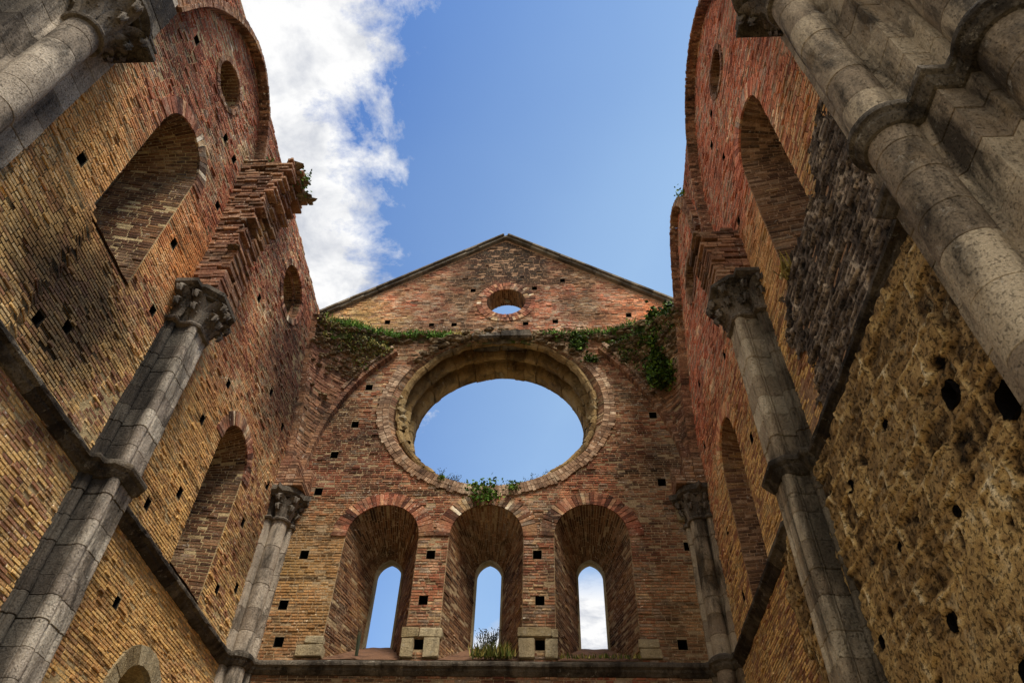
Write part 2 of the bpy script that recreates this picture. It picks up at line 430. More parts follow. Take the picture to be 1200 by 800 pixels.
# ------------------------------------------------------------------ swept mouldings
def offset_path(path, d):
    """open polyline offset to its LEFT by d with mitres"""
    out = []; n = len(path)
    for i in range(n):
        nx = ny = 0; ns = []
        for a, b in ((i-1, i), (i, i+1)):
            if a < 0 or b >= n: continue
            tx, ty = path[b][0]-path[a][0], path[b][1]-path[a][1]; q = math.hypot(tx, ty) or 1
            ns.append((-ty/q, tx/q))
        if len(ns) == 1: m = ns[0]; k = 1
        else:
            mx, my = ns[0][0]+ns[1][0], ns[0][1]+ns[1][1]; q = math.hypot(mx, my) or 1
            m = (mx/q, my/q); k = 1/max(.45, m[0]*ns[0][0]+m[1]*ns[0][1])
        out.append((path[i][0]+m[0]*d*k, path[i][1]+m[1]*d*k))
    return out
def sweep(mb, path, profile, mi=0, rough=0.0, cap=False):
    """profile [(out,z)] along plan path; out goes to the left of the path"""
    rows = []
    for (o, z) in profile:
        P = offset_path(path, o)
        rows.append([(x+R(-rough, rough), y+R(-rough, rough), z+R(-rough, rough)) for x, y in P])
    n = len(path); vs = [p for r in rows for p in r]
    fs = [(k*n+i, k*n+i+1, (k+1)*n+i+1, (k+1)*n+i) for k in range(len(rows)-1) for i in range(n-1)]
    if cap:
        fs.append(tuple(k*n for k in range(len(rows)))); fs.append(tuple(k*n+n-1 for k in range(len(rows)))[::-1])
    mb.add(vs, fs, mi)
def drums(mb, path, z0, z1, hmin=.28, hmax=.46, seam=.007, jit=.006, split=None, cap=False):
    z = z0
    while z < z1-.02:
        e = min(z+R(hmin, hmax), z1)
        if z1-e < .15: e = z1
        o = R(-jit, jit)
        sweep(mb, path, [(o-seam*1.6, z), (o-.001, z+seam), (o+R(-.002, .002), .5*(z+e)), (o-.001, e-seam), (o-seam*1.6, e)], cap=cap)
        z = e
def subdivide(path, step):
    out = [path[0]]
    for a, b in zip(path, path[1:]):
        n = max(1, int(math.dist(a, b)/step))
        for i in range(1, n+1): out.append((a[0]+(b[0]-a[0])*i/n, a[1]+(b[1]-a[1])*i/n))
    return out
def arc(cx, cy, r, a0, a1, n=16):
    return [(cx+r*math.cos(math.radians(a0+(a1-a0)*i/n)), cy+r*math.sin(math.radians(a0+(a1-a0)*i/n))) for i in range(n+1)]
STRING = [(-.02, 5.60), (.04, 5.585), (.11, 5.555), (.15, 5.52), (.158, 5.49), (.152, 5.455), (.125, 5.44), (.10, 5.425), (.09, 5.39), (.06, 5.36), (.03, 5.33), (-.02, 5.32)]
def string_course(parent, path, mat='stone_dark', name='string_course'):
    mb = MB(); pts = subdivide(path, .11)
    i = 0
    while i < len(pts)-1:
        j = min(len(pts)-1, i+random.randint(5, 9))
        if len(pts)-1-j < 3: j = len(pts)-1
        seg = pts[i:j+1]
        dz = R(-.006, .006); do = R(-.008, .008)
        sweep(mb, seg, [(o+do+.012*N(seg[0][0]*3, seg[0][1]*3, z*9), z+dz) for o, z in STRING], rough=.005, cap=True)
        i = j
    return recalc(mb.build(name, mat, parent))

def block(mb, x0, x1, y0, y1, z0, z1, j=.01, bev=.012):
    """worn stone block with chamfered edges"""
    vs = []
    for z, i in ((z0, bev), (z0+bev, 0), (z1-bev, 0), (z1, bev)):
        for x, y in ((x0+i, y0+i), (x1-i, y0+i), (x1-i, y1-i), (x0+i, y1-i)):
            vs.append((x+R(-j, j), y+R(-j, j), z+R(-j, j)*.6))
    fs = [(3, 2, 1, 0), (12, 13, 14, 15)]
    for k in range(3):
        for i in range(4): fs.append((k*4+i, k*4+(i+1) % 4, (k+1)*4+(i+1) % 4, (k+1)*4+i))
    mb.add(vs, fs)
def rock(mb, c, r, sx=1, sy=1, sz=1):
    """irregular lump"""
    ico = bpy_ico()
    sd = R(0, 99)
    rot = Matrix.Rotation(R(0, 6.28), 3, 'Z') @ Matrix.Rotation(R(0, 6.28), 3, 'X')
    vs = []
    for v in ico[0]:
        k = r*(.75+.7*N(v[0]*1.3+sd, v[1]*1.3, v[2]*1.3))
        p = rot @ Vector(v)
        vs.append((c[0]+p.x*k*sx, c[1]+p.y*k*sy, c[2]+p.z*k*sz))
    mb.add(vs, ico[1])
_ico = None
def bpy_ico():
    global _ico
    if _ico is None:
        import bmesh
        bm = bmesh.new(); bmesh.ops.create_icosphere(bm, subdivisions=2, radius=1)
        _ico = ([tuple(v.co) for v in bm.verts], [tuple(v.index for v in f.verts) for f in bm.faces]); bm.free()
    return _ico

def rough_sheet(mp, u0, u1, z0, z1, step, thick, bh, bl, amp, clip=None, name='facing', mat='tufa', parent=None, seed=0, cav=()):
    """eroded block facing: displaced grid with sunken joints"""
    mb = MB(); nu = int((u1-u0)/step); nz = int((z1-z0)/step)
    idx = {}
    rowz = [z0]; rng = random.Random(seed)
    while rowz[-1] < z1: rowz.append(rowz[-1]+bh*rng.uniform(.8, 1.25))
    joints = []
    for r in rowz:
        x = u0-rng.uniform(0, bl); L = [x]; T = []
        while x < u1+bl: x += bl*rng.uniform(.6, 1.45); L.append(x); T.append(rng.uniform(0, 1))
        joints.append((L, T+[.5, .5]))
    import bisect
    for k in range(nz+1):
        for i in range(nu+1):
            u = u0+(u1-u0)*i/nu; z = z0+(z1-z0)*k/nz
            if clip and not clip(u, z): continue
            if any(inside(q, u, z) for q in cav): continue
            uw = u+.04*N(u*3, z*3, seed)+.012*N(u*14, z*14, seed); zw = z+.04*N(u*3+9, z*3, seed)+.012*N(u*14, z*14, 4)
            r = max(0, bisect.bisect(rowz, zw)-1); r = min(r, len(rowz)-2)
            L, T = joints[r]; q = max(0, bisect.bisect(L, uw)-1); q = min(q, len(L)-2)
            dj = min(zw-rowz[r], rowz[r+1]-zw, uw-L[q], L[q+1]-uw)
            cr = max(0, min(1, .75+1.8*fbm(u*.6+3, z*.6, seed)+(z-3.2)*.25))      # where the joints are still legible
            g = max(0, 1-abs(dj-.012)/.03)
            h = amp*(1.0*fbm(u*1.8, z*1.8, seed, 3)+.3*N(u*9, z*9, seed)) + .045*(T[q]-.5)*cr + .004*g*cr - .03*max(0, 1-abs(dj-.055)/.03)*cr*.6
            for q_ in cav:
                cu = sum(p[0] for p in q_)/12; cz = sum(p[1] for p in q_)/12; dd = math.hypot(u-cu, z-cz)/max(.05, math.hypot(q_[0][0]-cu, q_[0][1]-cz))
                if dd < 1.6: h -= .09*(1.6-dd)*(1+.5*N(u*9, z*9))
            pit = N(u*6.5, z*6.5, seed+5)
            if pit > .45: h -= .07*(pit-.45)*2
            idx[(i, k)] = len(mb.v)
            mb.v.append(tuple(mp(u, z, -(thick+h)))); mb.tone.append(max(0, min(1, .34+.34*(T[q]-.5)*cr + .5*g*cr*(.6+N(u*4, z*4, 6)) + .25*fbm(u*1.7, z*1.7, 8) - (1.2 if pit > .45 else 0)*(pit-.45)*2 + .25*N(u*11, z*11, 2) + (.3*max(0, 1-cr)))))
    for k in range(nz):
        for i in range(nu):
            q = [idx.get(t) for t in ((i, k), (i+1, k), (i+1, k+1), (i, k+1))]
            if None not in q: mb.f.append(tuple(q)); mb.mi.append(0)
    return mb.build(name, mat, parent, smooth=True)

# ------------------------------------------------------------------ foliage
def leaves(mb, pts, size, n, spread, up=.3, curl=.3):
    for _ in range(n):
        p = Vector(random.choice(pts)); p += Vector((random.gauss(0, 1)*spread[0], random.gauss(0, 1)*spread[1], random.gauss(0, 1)*spread[2]))
        s_ = size*R(.6, 1.4)
        d = Vector((R(-1, 1), R(-1, .6), R(-1, 1)+up)).normalized(); w = d.cross(Vector((R(-1, 1), R(-1, 1), R(-1, 1)))).normalized()
        nn = d.cross(w)
        mb.add([p, p+d*s_*.5+w*s_*.38+nn*s_*curl*.4, p+d*s_*1.1+nn*s_*R(-.2, .3), p+d*s_*.5-w*s_*.38+nn*s_*curl*.4], [(0, 1, 2), (0, 2, 3)])
def blades(mb, p, n, h, spread, lean=.45, width=.012):
    for _ in range(n):
        a = R(0, 2*PI); r = spread*math.sqrt(random.random())
        b = Vector(p)+Vector((r*math.cos(a), r*math.sin(a)*.7, 0))
        l = h*R(.45, 1.15); d = Vector((R(-1, 1)*lean, R(-1, .7)*lean, 1)).normalized()
        s_ = Vector((-d.y, d.x, 0)); s_ = s_.normalized() if s_.length > .01 else Vector((1, 0, 0))
        s_ = (s_+Vector((R(-.5, .5), R(-.5, .5), 0))).normalized()*width*R(.6, 1.3)
        m = b+d*l*.55+Vector((0, 0, 0)); t = b+d*l+Vector((d.x, d.y, -.5))*l*R(0, .35)
        mb.add([b-s_, b+s_, m+s_*.7, m-s_*.7, t], [(0, 1, 2, 3), (3, 2, 4)])
def stems(mb, p, n, h, spread, leaf):
    tips = []
    for _ in range(n):
        b = Vector(p)+Vector((R(-.1, .1), R(-.05, .05), 0))*spread*2
        d = Vector((R(-1, 1)*spread, R(-1, .5)*spread*.6, 1)).normalized()
        q = b; w = .006
        for k in range(5):
            nq = q+d*h*R(.14, .24); d = (d+Vector((R(-.3, .3), R(-.3, .3), R(-.1, .2)))).normalized()
            sx = Vector((w, 0, 0))
            mb.add([q-sx, q+sx, nq+sx*.8, nq-sx*.8], [(0, 1, 2, 3)])
            if k: tips.append(tuple(nq))
            q = nq
    if leaf: leaves(mb, tips, leaf, n*9, (.03, .03, .03))

# ================================================================== GROUND
mb = MB(); mb.add([(-1500, -1500, GZ), (1500, -1500, GZ), (1500, 1500, GZ), (-1500, 1500, GZ)], [(0, 1, 2, 3)])
tag(mb.build('ground', 'ground'), 'dry grassy ground', kind='structure')

# ================================================================== END WALL
ew = thing('end_wall', 'far brick end wall with three lancets, a large round window and a pointed gable', 'wall')
T = 1.3
LC = (-3.43, -1.29, .85)
holes = []; back = []
lanc = []
for c in LC:
    fr = arch(c, .76, 5.62, 8.13, 1.0); bk = arch(c, .29, 5.62, 7.86, 1.35)
    lanc.append((c, fr, bk)); holes.append(fr); back.append(arch(c, .29, 6.35, 7.86, 1.35))
RC, RZ_, RR = -1.24, 11.72, 2.58
RB = 2.14
rose = circle(RC, RZ_, RR, 90, 2.36)
holes.append(rose); back.append(circle(RC, RZ_, RB, 90))
PH = [(-4.86, 10.25), (-4.55, 11.15), (-4.42, 12.35), (-3.85, 9.2), (-5.0, 9.25), (-4.95, 7.72), (-2.33, 9.38), (-.35, 9.42), (2.42, 9.45), (2.75, 7.9), (-2.38, 7.72), (-.25, 7.72), (-2.42, 6.75), (-.2, 6.75), (2.4, 12.2), (2.05, 10.35), (2.45, 11.35), (2.85, 6.55), (-5.1, 6.65)]
PH = [p for p in PH if not (p[0] in (-3.85, 2.05))]
BH = [(-5.0, 5.93), (-2.4, 5.9), (-.2, 5.9), (2.35, 5.92)]
ph = [square(c, z, .17, .18) for c, z in PH+BH]
FRONTTOP = 14.05
outer = [(XL-1.2, GZ), (XR+1.2, GZ), (XR+1.2, 13.6), (XR+.1, 13.6), (XR-.6, 13.7), (1.6, 14.0), (.2, 14.12), (-2.6, 14.12), (-4.2, 13.95), (XL+.6, 13.7), (XL, 13.55), (XL-1.2, 13.55)]
mb = MB(); wall_slab(mb, map_end, outer, holes+ph, back, T)
recalc(mb.build('wall_core', 'mortar', ew))
mb = MB()
inner = [(XL, 2.5), (XR, 2.5), (XR, 13.55), (2.2, 13.75), (1.6, 13.95), (.2, 14.08), (-2.6, 14.08), (-4.2, 13.9), (XL, 13.5)]
lay_wall(mb, map_end, inner, holes+ph, 3.0, 14.05, keep=lambda u, z: not (3.0 < z < 3.1))
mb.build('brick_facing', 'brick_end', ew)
for c, z in PH+BH: hole_box(ew, map_end, c, z, .17, .18)
# lancets
for k, (c, fr, bk) in enumerate(lanc):
    mb = MB(); br = MB(); embrasure(mb, br, map_end, fr, bk, 1.16, d0=.0)
    w = mb.build('lancet_window', 'mortar', ew)
    tag(w, ('left lancet window with deep brick splay', 'middle lancet window with a shrub on its sill', 'right lancet window with deep brick splay')[k])
    br.build('splay', 'reveal', w)
    mb = MB(); voussoirs(mb, map_end, [p for p in fr if p[1] >= 8.0], .3, .03, .074, radial=1); mb.build('arch_ring', 'voussoir_red', w)
    # stone frame round the slit
    inn = arch(c, .262, 6.33, 7.86, 1.35); outp = arch(c, .36, 6.2, 7.86, 1.3)
    mb = MB(); n = len(inn)
    vs = [map_end(*p, 1.12) for p in outp]+[map_end(*p, 1.10) for p in inn]+[map_end(*p, 1.28) for p in inn]
    mb.add(vs, [(i, i+1, n+i+1, n+i) for i in range(n-1)]+[(n+i, n+i+1, 2*n+i+1, 2*n+i) for i in range(n-1)])
    recalc(mb.build('stone_frame', 'stone_pale', w))
    # sloping sill of worn bricks
    mb = MB()
    def S(a, b, h, c=c):
        f = b/1.3; ww = .80*(1-f)+.34*f
        return Vector((c-ww+2*ww*a, D-.02+1.22*f+0*h, 5.6+.76*f+h+.015*N(a*4+c*9, b*5)))
    G = 14
    vs = [S(i/G, 1.3*j/G, .012) for j in range(G+1) for i in range(G+1)]
    mb.add(vs, [(j*(G+1)+i, j*(G+1)+i+1, (j+1)*(G+1)+i+1, (j+1)*(G+1)+i) for j in range(G) for i in range(G)])
    mb.build('sill', 'sill', w, smooth=True)
# pale corner blocks at the feet of the splays
def foot_blocks(lst):
    mb = MB()
    for x0, x1, z0, z1 in lst: block(mb, x0, x1, D-.06-R(0, .025), D+.25, z0, z1, .012, .018)
    recalc(mb.build('foot_block', 'stone_pale', ew))
foot_blocks([(-4.62, -4.14, 5.64, 5.86), (-4.50, -4.16, 5.87, 6.02)])
foot_blocks([(-2.72, -2.49, 5.64, 6.0), (-2.31, -2.03, 5.64, 6.0), (-2.74, -2.42, 6.01, 6.2), (-2.41, -2.0, 6.01, 6.19)])
foot_blocks([(-.58, -.29, 5.64, 6.0), (-.11, .12, 5.64, 6.0), (-.6, .0, 6.01, 6.2), (.01, .13, 6.01, 6.18)])
foot_blocks([(1.58, 1.95, 5.64, 5.82), (1.57, 1.92, 5.83, 6.0)])
foot_blocks([(2.62, 2.96, 8.45, 8.72)])
# rose window
mb = MB(); br = MB()
st1 = circle(RC, RZ_, 2.36, 90)
embrasure(mb, br, map_end, rose, st1, .22, closed=True)
rw = mb.build('rose_window', 'mortar', ew); tag(rw, 'large round window with worn mouldings, open to the sky')
br.build('outer_splay', 'rib_brick', rw)
mb = MB()   # white-edged brick ring on the wall face, lower three quarters
ring = circle(RC, RZ_, RR, 160, 2.36)
def ringpts(a0, a1, rad=RR, rz=2.36, n=120):
    return [(RC+rad*math.cos(math.radians(a0+(a1-a0)*i/n)), RZ_+rz*math.sin(math.radians(a0+(a1-a0)*i/n))) for i in range(n+1)]
voussoirs(mb, map_end, ringpts(392, 148), .27, .045, .075, radial=2, jag=.03)   # decreasing angle: outward normals
mb.build('brick_ring', 'pale_brick', rw)
# stepped stone mouldings, one stone at a time
prof = [(2.34, .22), (2.36, .10), (2.34, .04), (2.28, .02), (2.22, .06), (2.19, .13), (2.22, .19), (2.32, .21), (2.45, .25), (2.5, .34), (2.44, .43), (2.2, .48), (2.14, .50), (2.11, .56), (2.13, .63), (2.24, .66), (2.31, .74), (2.25, .83), (2.13, .88), (2.08, .92), (2.06, 1.0), (2.075, 1.12), (2.09, 1.31)]
mb = MB(); ns = 34
a = 0
while a < 360:
    e = min(360, a+R(5, 10))
    if 360-e < 5: e = 360
    dr = R(-.025, .025); top = math.sin(math.radians((a+e)/2)) > -.25
    nn = 5; vs = []
    for i in range(nn+1):
        t = math.radians(a+.12+(e-a-.24)*i/nn)
        for r, d in prof:
            rr = r+.06+dr+R(-.007, .007)+.03*N(t*9, d*5, 2)-(.0 if top else -.03)
            vs.append(map_end(RC+rr*math.cos(t), RZ_+rr*math.sin(t), d+R(-.006, .006)))
    m = len(prof)
    mb.add(vs, [(i*m+j, i*m+j+1, (i+1)*m+j+1, (i+1)*m+j) for i in range(nn) for j in range(m-1)])
    a = e
recalc(mb.build('moulding', 'rose_stone', rw))
# stone lumps left of the tracery, at both flanks of the ring
mb = MB()
for th, r, q in ((188, 2.28, .12), (183, 2.3, .15), (178, 2.34, .12), (195, 2.22, .1), (172, 2.36, .1), (-2, 2.34, .12), (4, 2.36, .13), (350, 2.26, .09), (90, 2.07, .09)):
    t = math.radians(th); rock(mb, (RC+r*math.cos(t), D+(.1 if th != 90 else 1.1), RZ_+r*math.sin(t)), q)
mb.build('tracery_stub', 'stone_pale', rw)
mb = MB()
for k in range(90):
    t = math.radians(R(38, 142)); r = R(2.52, 2.78); rock(mb, (RC+r*1.02*math.cos(t), D-.06+R(-.05, .04), RZ_+r*.95*math.sin(t)), R(.05, .11), 1.4, .8, .7)
tag(mb.build('broken_edge', 'rubble', rw), None, kind='stuff')
mb = MB(); block(mb, -1.95, -1.22, D-.12, D+.4, 14.0, 14.22, .03, .04); block(mb, -1.2, -.42, D-.14, D+.4, 14.0, 14.25, .03, .04)
recalc(mb.build('lintel', 'stone_dark', rw))

# wall arches (the outline of the lost vault) and the stubs of vault in the two corners
archL = [(-5.42, 9.25), (-5.36, 10.2), (-5.15, 11.3), (-4.72, 12.35), (-4.2, 13.1), (-3.85, 13.48)]
archR = [(2.95, 9.25), (2.9, 10.2), (2.62, 11.3), (2.2, 12.15), (1.75, 12.9), (1.3, 13.5)]
aL = spline(archL, 6); aR = spline(archR, 6)[::-1]
for pts in (aL, aR):
    mb = MB(); voussoirs(mb, map_end, pts, .12, .17, .066, depth=.0, jag=.02); wr = mb.build('wall_rib', 'rib_brick', ew)
    mb = MB(); q = [p for p in pts if p[1] > 12.0]; voussoirs(mb, map_end, [(p[0]+(.12 if p[0] > CX else -.12)*.75, p[1]+.09) for p in q], .10, .22, .062, depth=.0, jag=.03); mb.build('worn_edge', 'pale_brick', wr)
sideL = spline([(12.5, 9.25), (12.42, 10.2), (12.2, 11.3), (11.85, 12.3), (11.65, 12.95), (11.5, 13.45)], 6)
sideR = spline([(12.5, 9.25), (12.42, 10.2), (12.15, 11.3), (11.8, 12.15), (11.5, 12.8), (11.25, 13.3)], 6)
def vault_stub(E, Sd, X, sgn, label):
    E = [(p[0]-sgn*-.0, p[1]) for p in E]
    n = len(E)
    def P(f, b):
        i = min(int(b*(n-1)), n-2); q = b*(n-1)-i
        ex, ez = E[i][0]+(E[i+1][0]-E[i][0])*q, E[i][1]+(E[i+1][1]-E[i][1])*q
        sy, sz = Sd[i][0]+(Sd[i+1][0]-Sd[i][0])*q, Sd[i][1]+(Sd[i+1][1]-Sd[i][1])*q
        A = Vector((X+sgn*.1, sy, sz)); B = Vector((ex-sgn*.1, D-.1, ez))
        p = A.lerp(B, f); bul = math.sin(PI*f)*.30*(b)
        return p+Vector((sgn*-.6, .8, .25))*bul*.55
    def S(a, b, h):
        f = min(max(a, 0), 1); t = min(max(b, 0), 1)
        return P(f, t)+Vector((sgn*.5, -.75, -.35))*h
    mb = MB(); G = 18
    mb.add([P(i/G, j/G) for j in range(G+1) for i in range(G+1)], [(j*(G+1)+i, j*(G+1)+i+1, (j+1)*(G+1)+i+1, (j+1)*(G+1)+i) for j in range(G) for i in range(G)])
    o = mb.build('vault_stub', 'mortar', ew); tag(o, label)
    br = MB(); nr = int(5.2/.075)
    for r in range(nr):
        b0 = r/nr; W = (P(0, b0)-P(1, b0)).length
        lim = 1
        a_ = 0
        while a_ < lim-.01:
            e = min(lim, a_+R(.17, .3)/max(.3, W))
            if random.random() > .03+max(0, (b0-.6))*1.6:
                brick(br, S, a_+.006/W, e-.006/W, b0+.08/nr, b0+.92/nr, R(.008, .03), 0)
            a_ = e
    br.build('stub_bricks', 'rib_brick', o)
    rb = MB()
    for _ in range(260):
        b = 1-abs(random.gauss(0, .2)); f = R(.02, .98)
        if b < .45: continue
        p = P(f, b)+Vector((sgn*.5, -.75, -.35))*R(-.03, .05); rock(rb, p, R(.04, .1)*(.6+.5*b), 1.4, 1, .7)
    tag(rb.build('rubble', 'rubble', o), None, kind='stuff')
    return P
PL = vault_stub(aL, sideL, XL, 1, 'broken stub of brick vault in the left corner')
PR = vault_stub(aR[::-1], sideR, XR, -1, 'broken stub of brick vault in the right corner')

# overgrown ledge where the vault once rested
mb = MB(); GX, GY = 120, 16
def ledge(i, j):
    x = XL-.1+(XR-XL+.2)*i/GX; f = j/GY
    t = max(0, min(1, (abs(x-CX)-2.5)/1.9)); t2 = t*t*(3-2*t)
    F = Vector((x, D-.06-1.15*t2, 14.12-.62*t2)); B = Vector((x, D+.84, 14.32-.1*t2))
    p = F.lerp(B, f); p.z += .12*math.sin(PI*f)+.16*fbm(x*1.6, f*2, 4)*(1 if 0 < j else .5)+.06*N(x*6, f*6); p.y += .1*fbm(x*2.2, f*3, 9)*(1-f)
    return p
vs = [ledge(i, j) for j in range(GY+1) for i in range(GX+1)]
# a broken front face hanging below the edge
skirt = []
for i in range(GX+1):
    p = ledge(i, 0); t = max(0, min(1, (abs(p.x-CX)-2.5)/1.9)); skirt.append(p+Vector((0, .1+.1*N(p.x*5, 1), -.22-.1*N(p.x*3, 2)-.25*t)))
o_ = len(vs); vs += skirt
fs = [(j*(GX+1)+i, j*(GX+1)+i+1, (j+1)*(GX+1)+i+1, (j+1)*(GX+1)+i) for j in range(GY) for i in range(GX)]
fs += [(o_+i, o_+i+1, i+1, i) for i in range(GX)]
mb.add(vs, fs); mb.build('mossy_ledge', 'moss', ew, smooth=True)
mb = MB()
for _ in range(330):
    i = random.randint(0, GX); j = random.choice((0, 0, 0, 1, 2, 3, 5)); p = ledge(i, j)
    if abs(p.x-RC) < .9 and random.random() < .7: continue
    rock(mb, (p.x, p.y+R(-.02, .05), p.z+R(-.2, .04)), R(.05, .13), 1.5, 1, .6)
tag(mb.build('rubble', 'rubble', ew), None, kind='stuff')

# gable
gh = circle(-1.19, 16.52, .58, 40)
GP = [(-2.65, 15.55), (-3.3, 15.55), (.25, 15.62), (2.35, 15.85), (-2.2, 17.1), (-.35, 17.15), (.5, 17.5), (-4.6, 15.7), (-.6, 15.55)]
gph = [square(c, z, .15, .15) for c, z in GP]
gout = [(-8.2, 14.05), (5.7, 14.05), (5.7, 14.78), (-1.285, 19.7), (-8.2, 14.82)]
mb = MB(); wall_slab(mb, map_gable, gout, [gh]+gph, [gh], .6)
gb = recalc(mb.build('gable', 'mortar_red', ew))
br = MB(); lay_wall(br, map_gable, [(-6.9, 14.1), (4.1, 14.1), (4.1, 15.85), (-1.285, 19.62), (-6.9, 15.7)], [gh]+gph, 14.1, 19.65, miss=.05)
br.build('gable_facing', 'brick_gable', gb)
for c, z in GP: hole_box(gb, map_gable, c, z, .15, .15)
mb = MB(); br = MB(); embrasure(mb, br, map_gable, gh, circle(-1.19, 16.52, .57, 40), .6, closed=True)
oc = mb.build('oculus', 'mortar_red', ew); tag(oc, 'small round brick window high in the gable')
br.build('reveal', 'reveal', oc)
mb = MB(); gg = circle(-1.19, 16.52, .58, 80); voussoirs(mb, map_gable, gg+[gg[0]], .3, .035, .062, radial=2); mb.build('brick_ring', 'voussoir_red', oc)
mb = MB(); rock(mb, (-1.19, D+1.2, 17.05), .09); mb.build('stone_stub', 'stone_pale', oc)
mb = MB()   # coping slabs on the rakes
for sg, ex, ez in ((-1, -8.25, 14.79), (1, 5.75, 14.75)):
    A = Vector((-1.285, 0, 19.7)); B = Vector((ex, 0, ez)); L = (B-A).length; dr = (B-A)/L; nrm = Vector((-dr.z, 0, dr.x)) if sg > 0 else Vector((dr.z, 0, -dr.x))
    if nrm.z < 0: nrm = -nrm
    s0 = 0
    while s0 < L:
        e = min(L, s0+R(.38, .6)); a0, a1 = R(-.015, .015), R(.10, .125)
        for y0, y1, z0, z1 in ((-.12, .7, 0, .09), (-.18, .74, .092, .15)):
            q = [A+dr*(s0+.005)+nrm*z0, A+dr*(e-.005)+nrm*z0, A+dr*(e-.005)+nrm*(z1+a0), A+dr*(s0+.005)+nrm*(z1+a0)]
            vs = [Vector((p.x, D+.8+y0+a0, p.z)) for p in q]+[Vector((p.x, D+.8+y1, p.z)) for p in q]
            mb.add(vs, [(0, 1, 2, 3), (7, 6, 5, 4), (0, 4, 5, 1), (1, 5, 6, 2), (2, 6, 7, 3), (3, 7, 4, 0)])
        s0 = e
rock(mb, (-1.285, D+.85, 19.88), .13)
recalc(mb.build('coping', 'coping', ew))
CW = .56   # corner column half reach
string_course(ew, [(XL+.5, D), (XR-.5, D)][::-1])

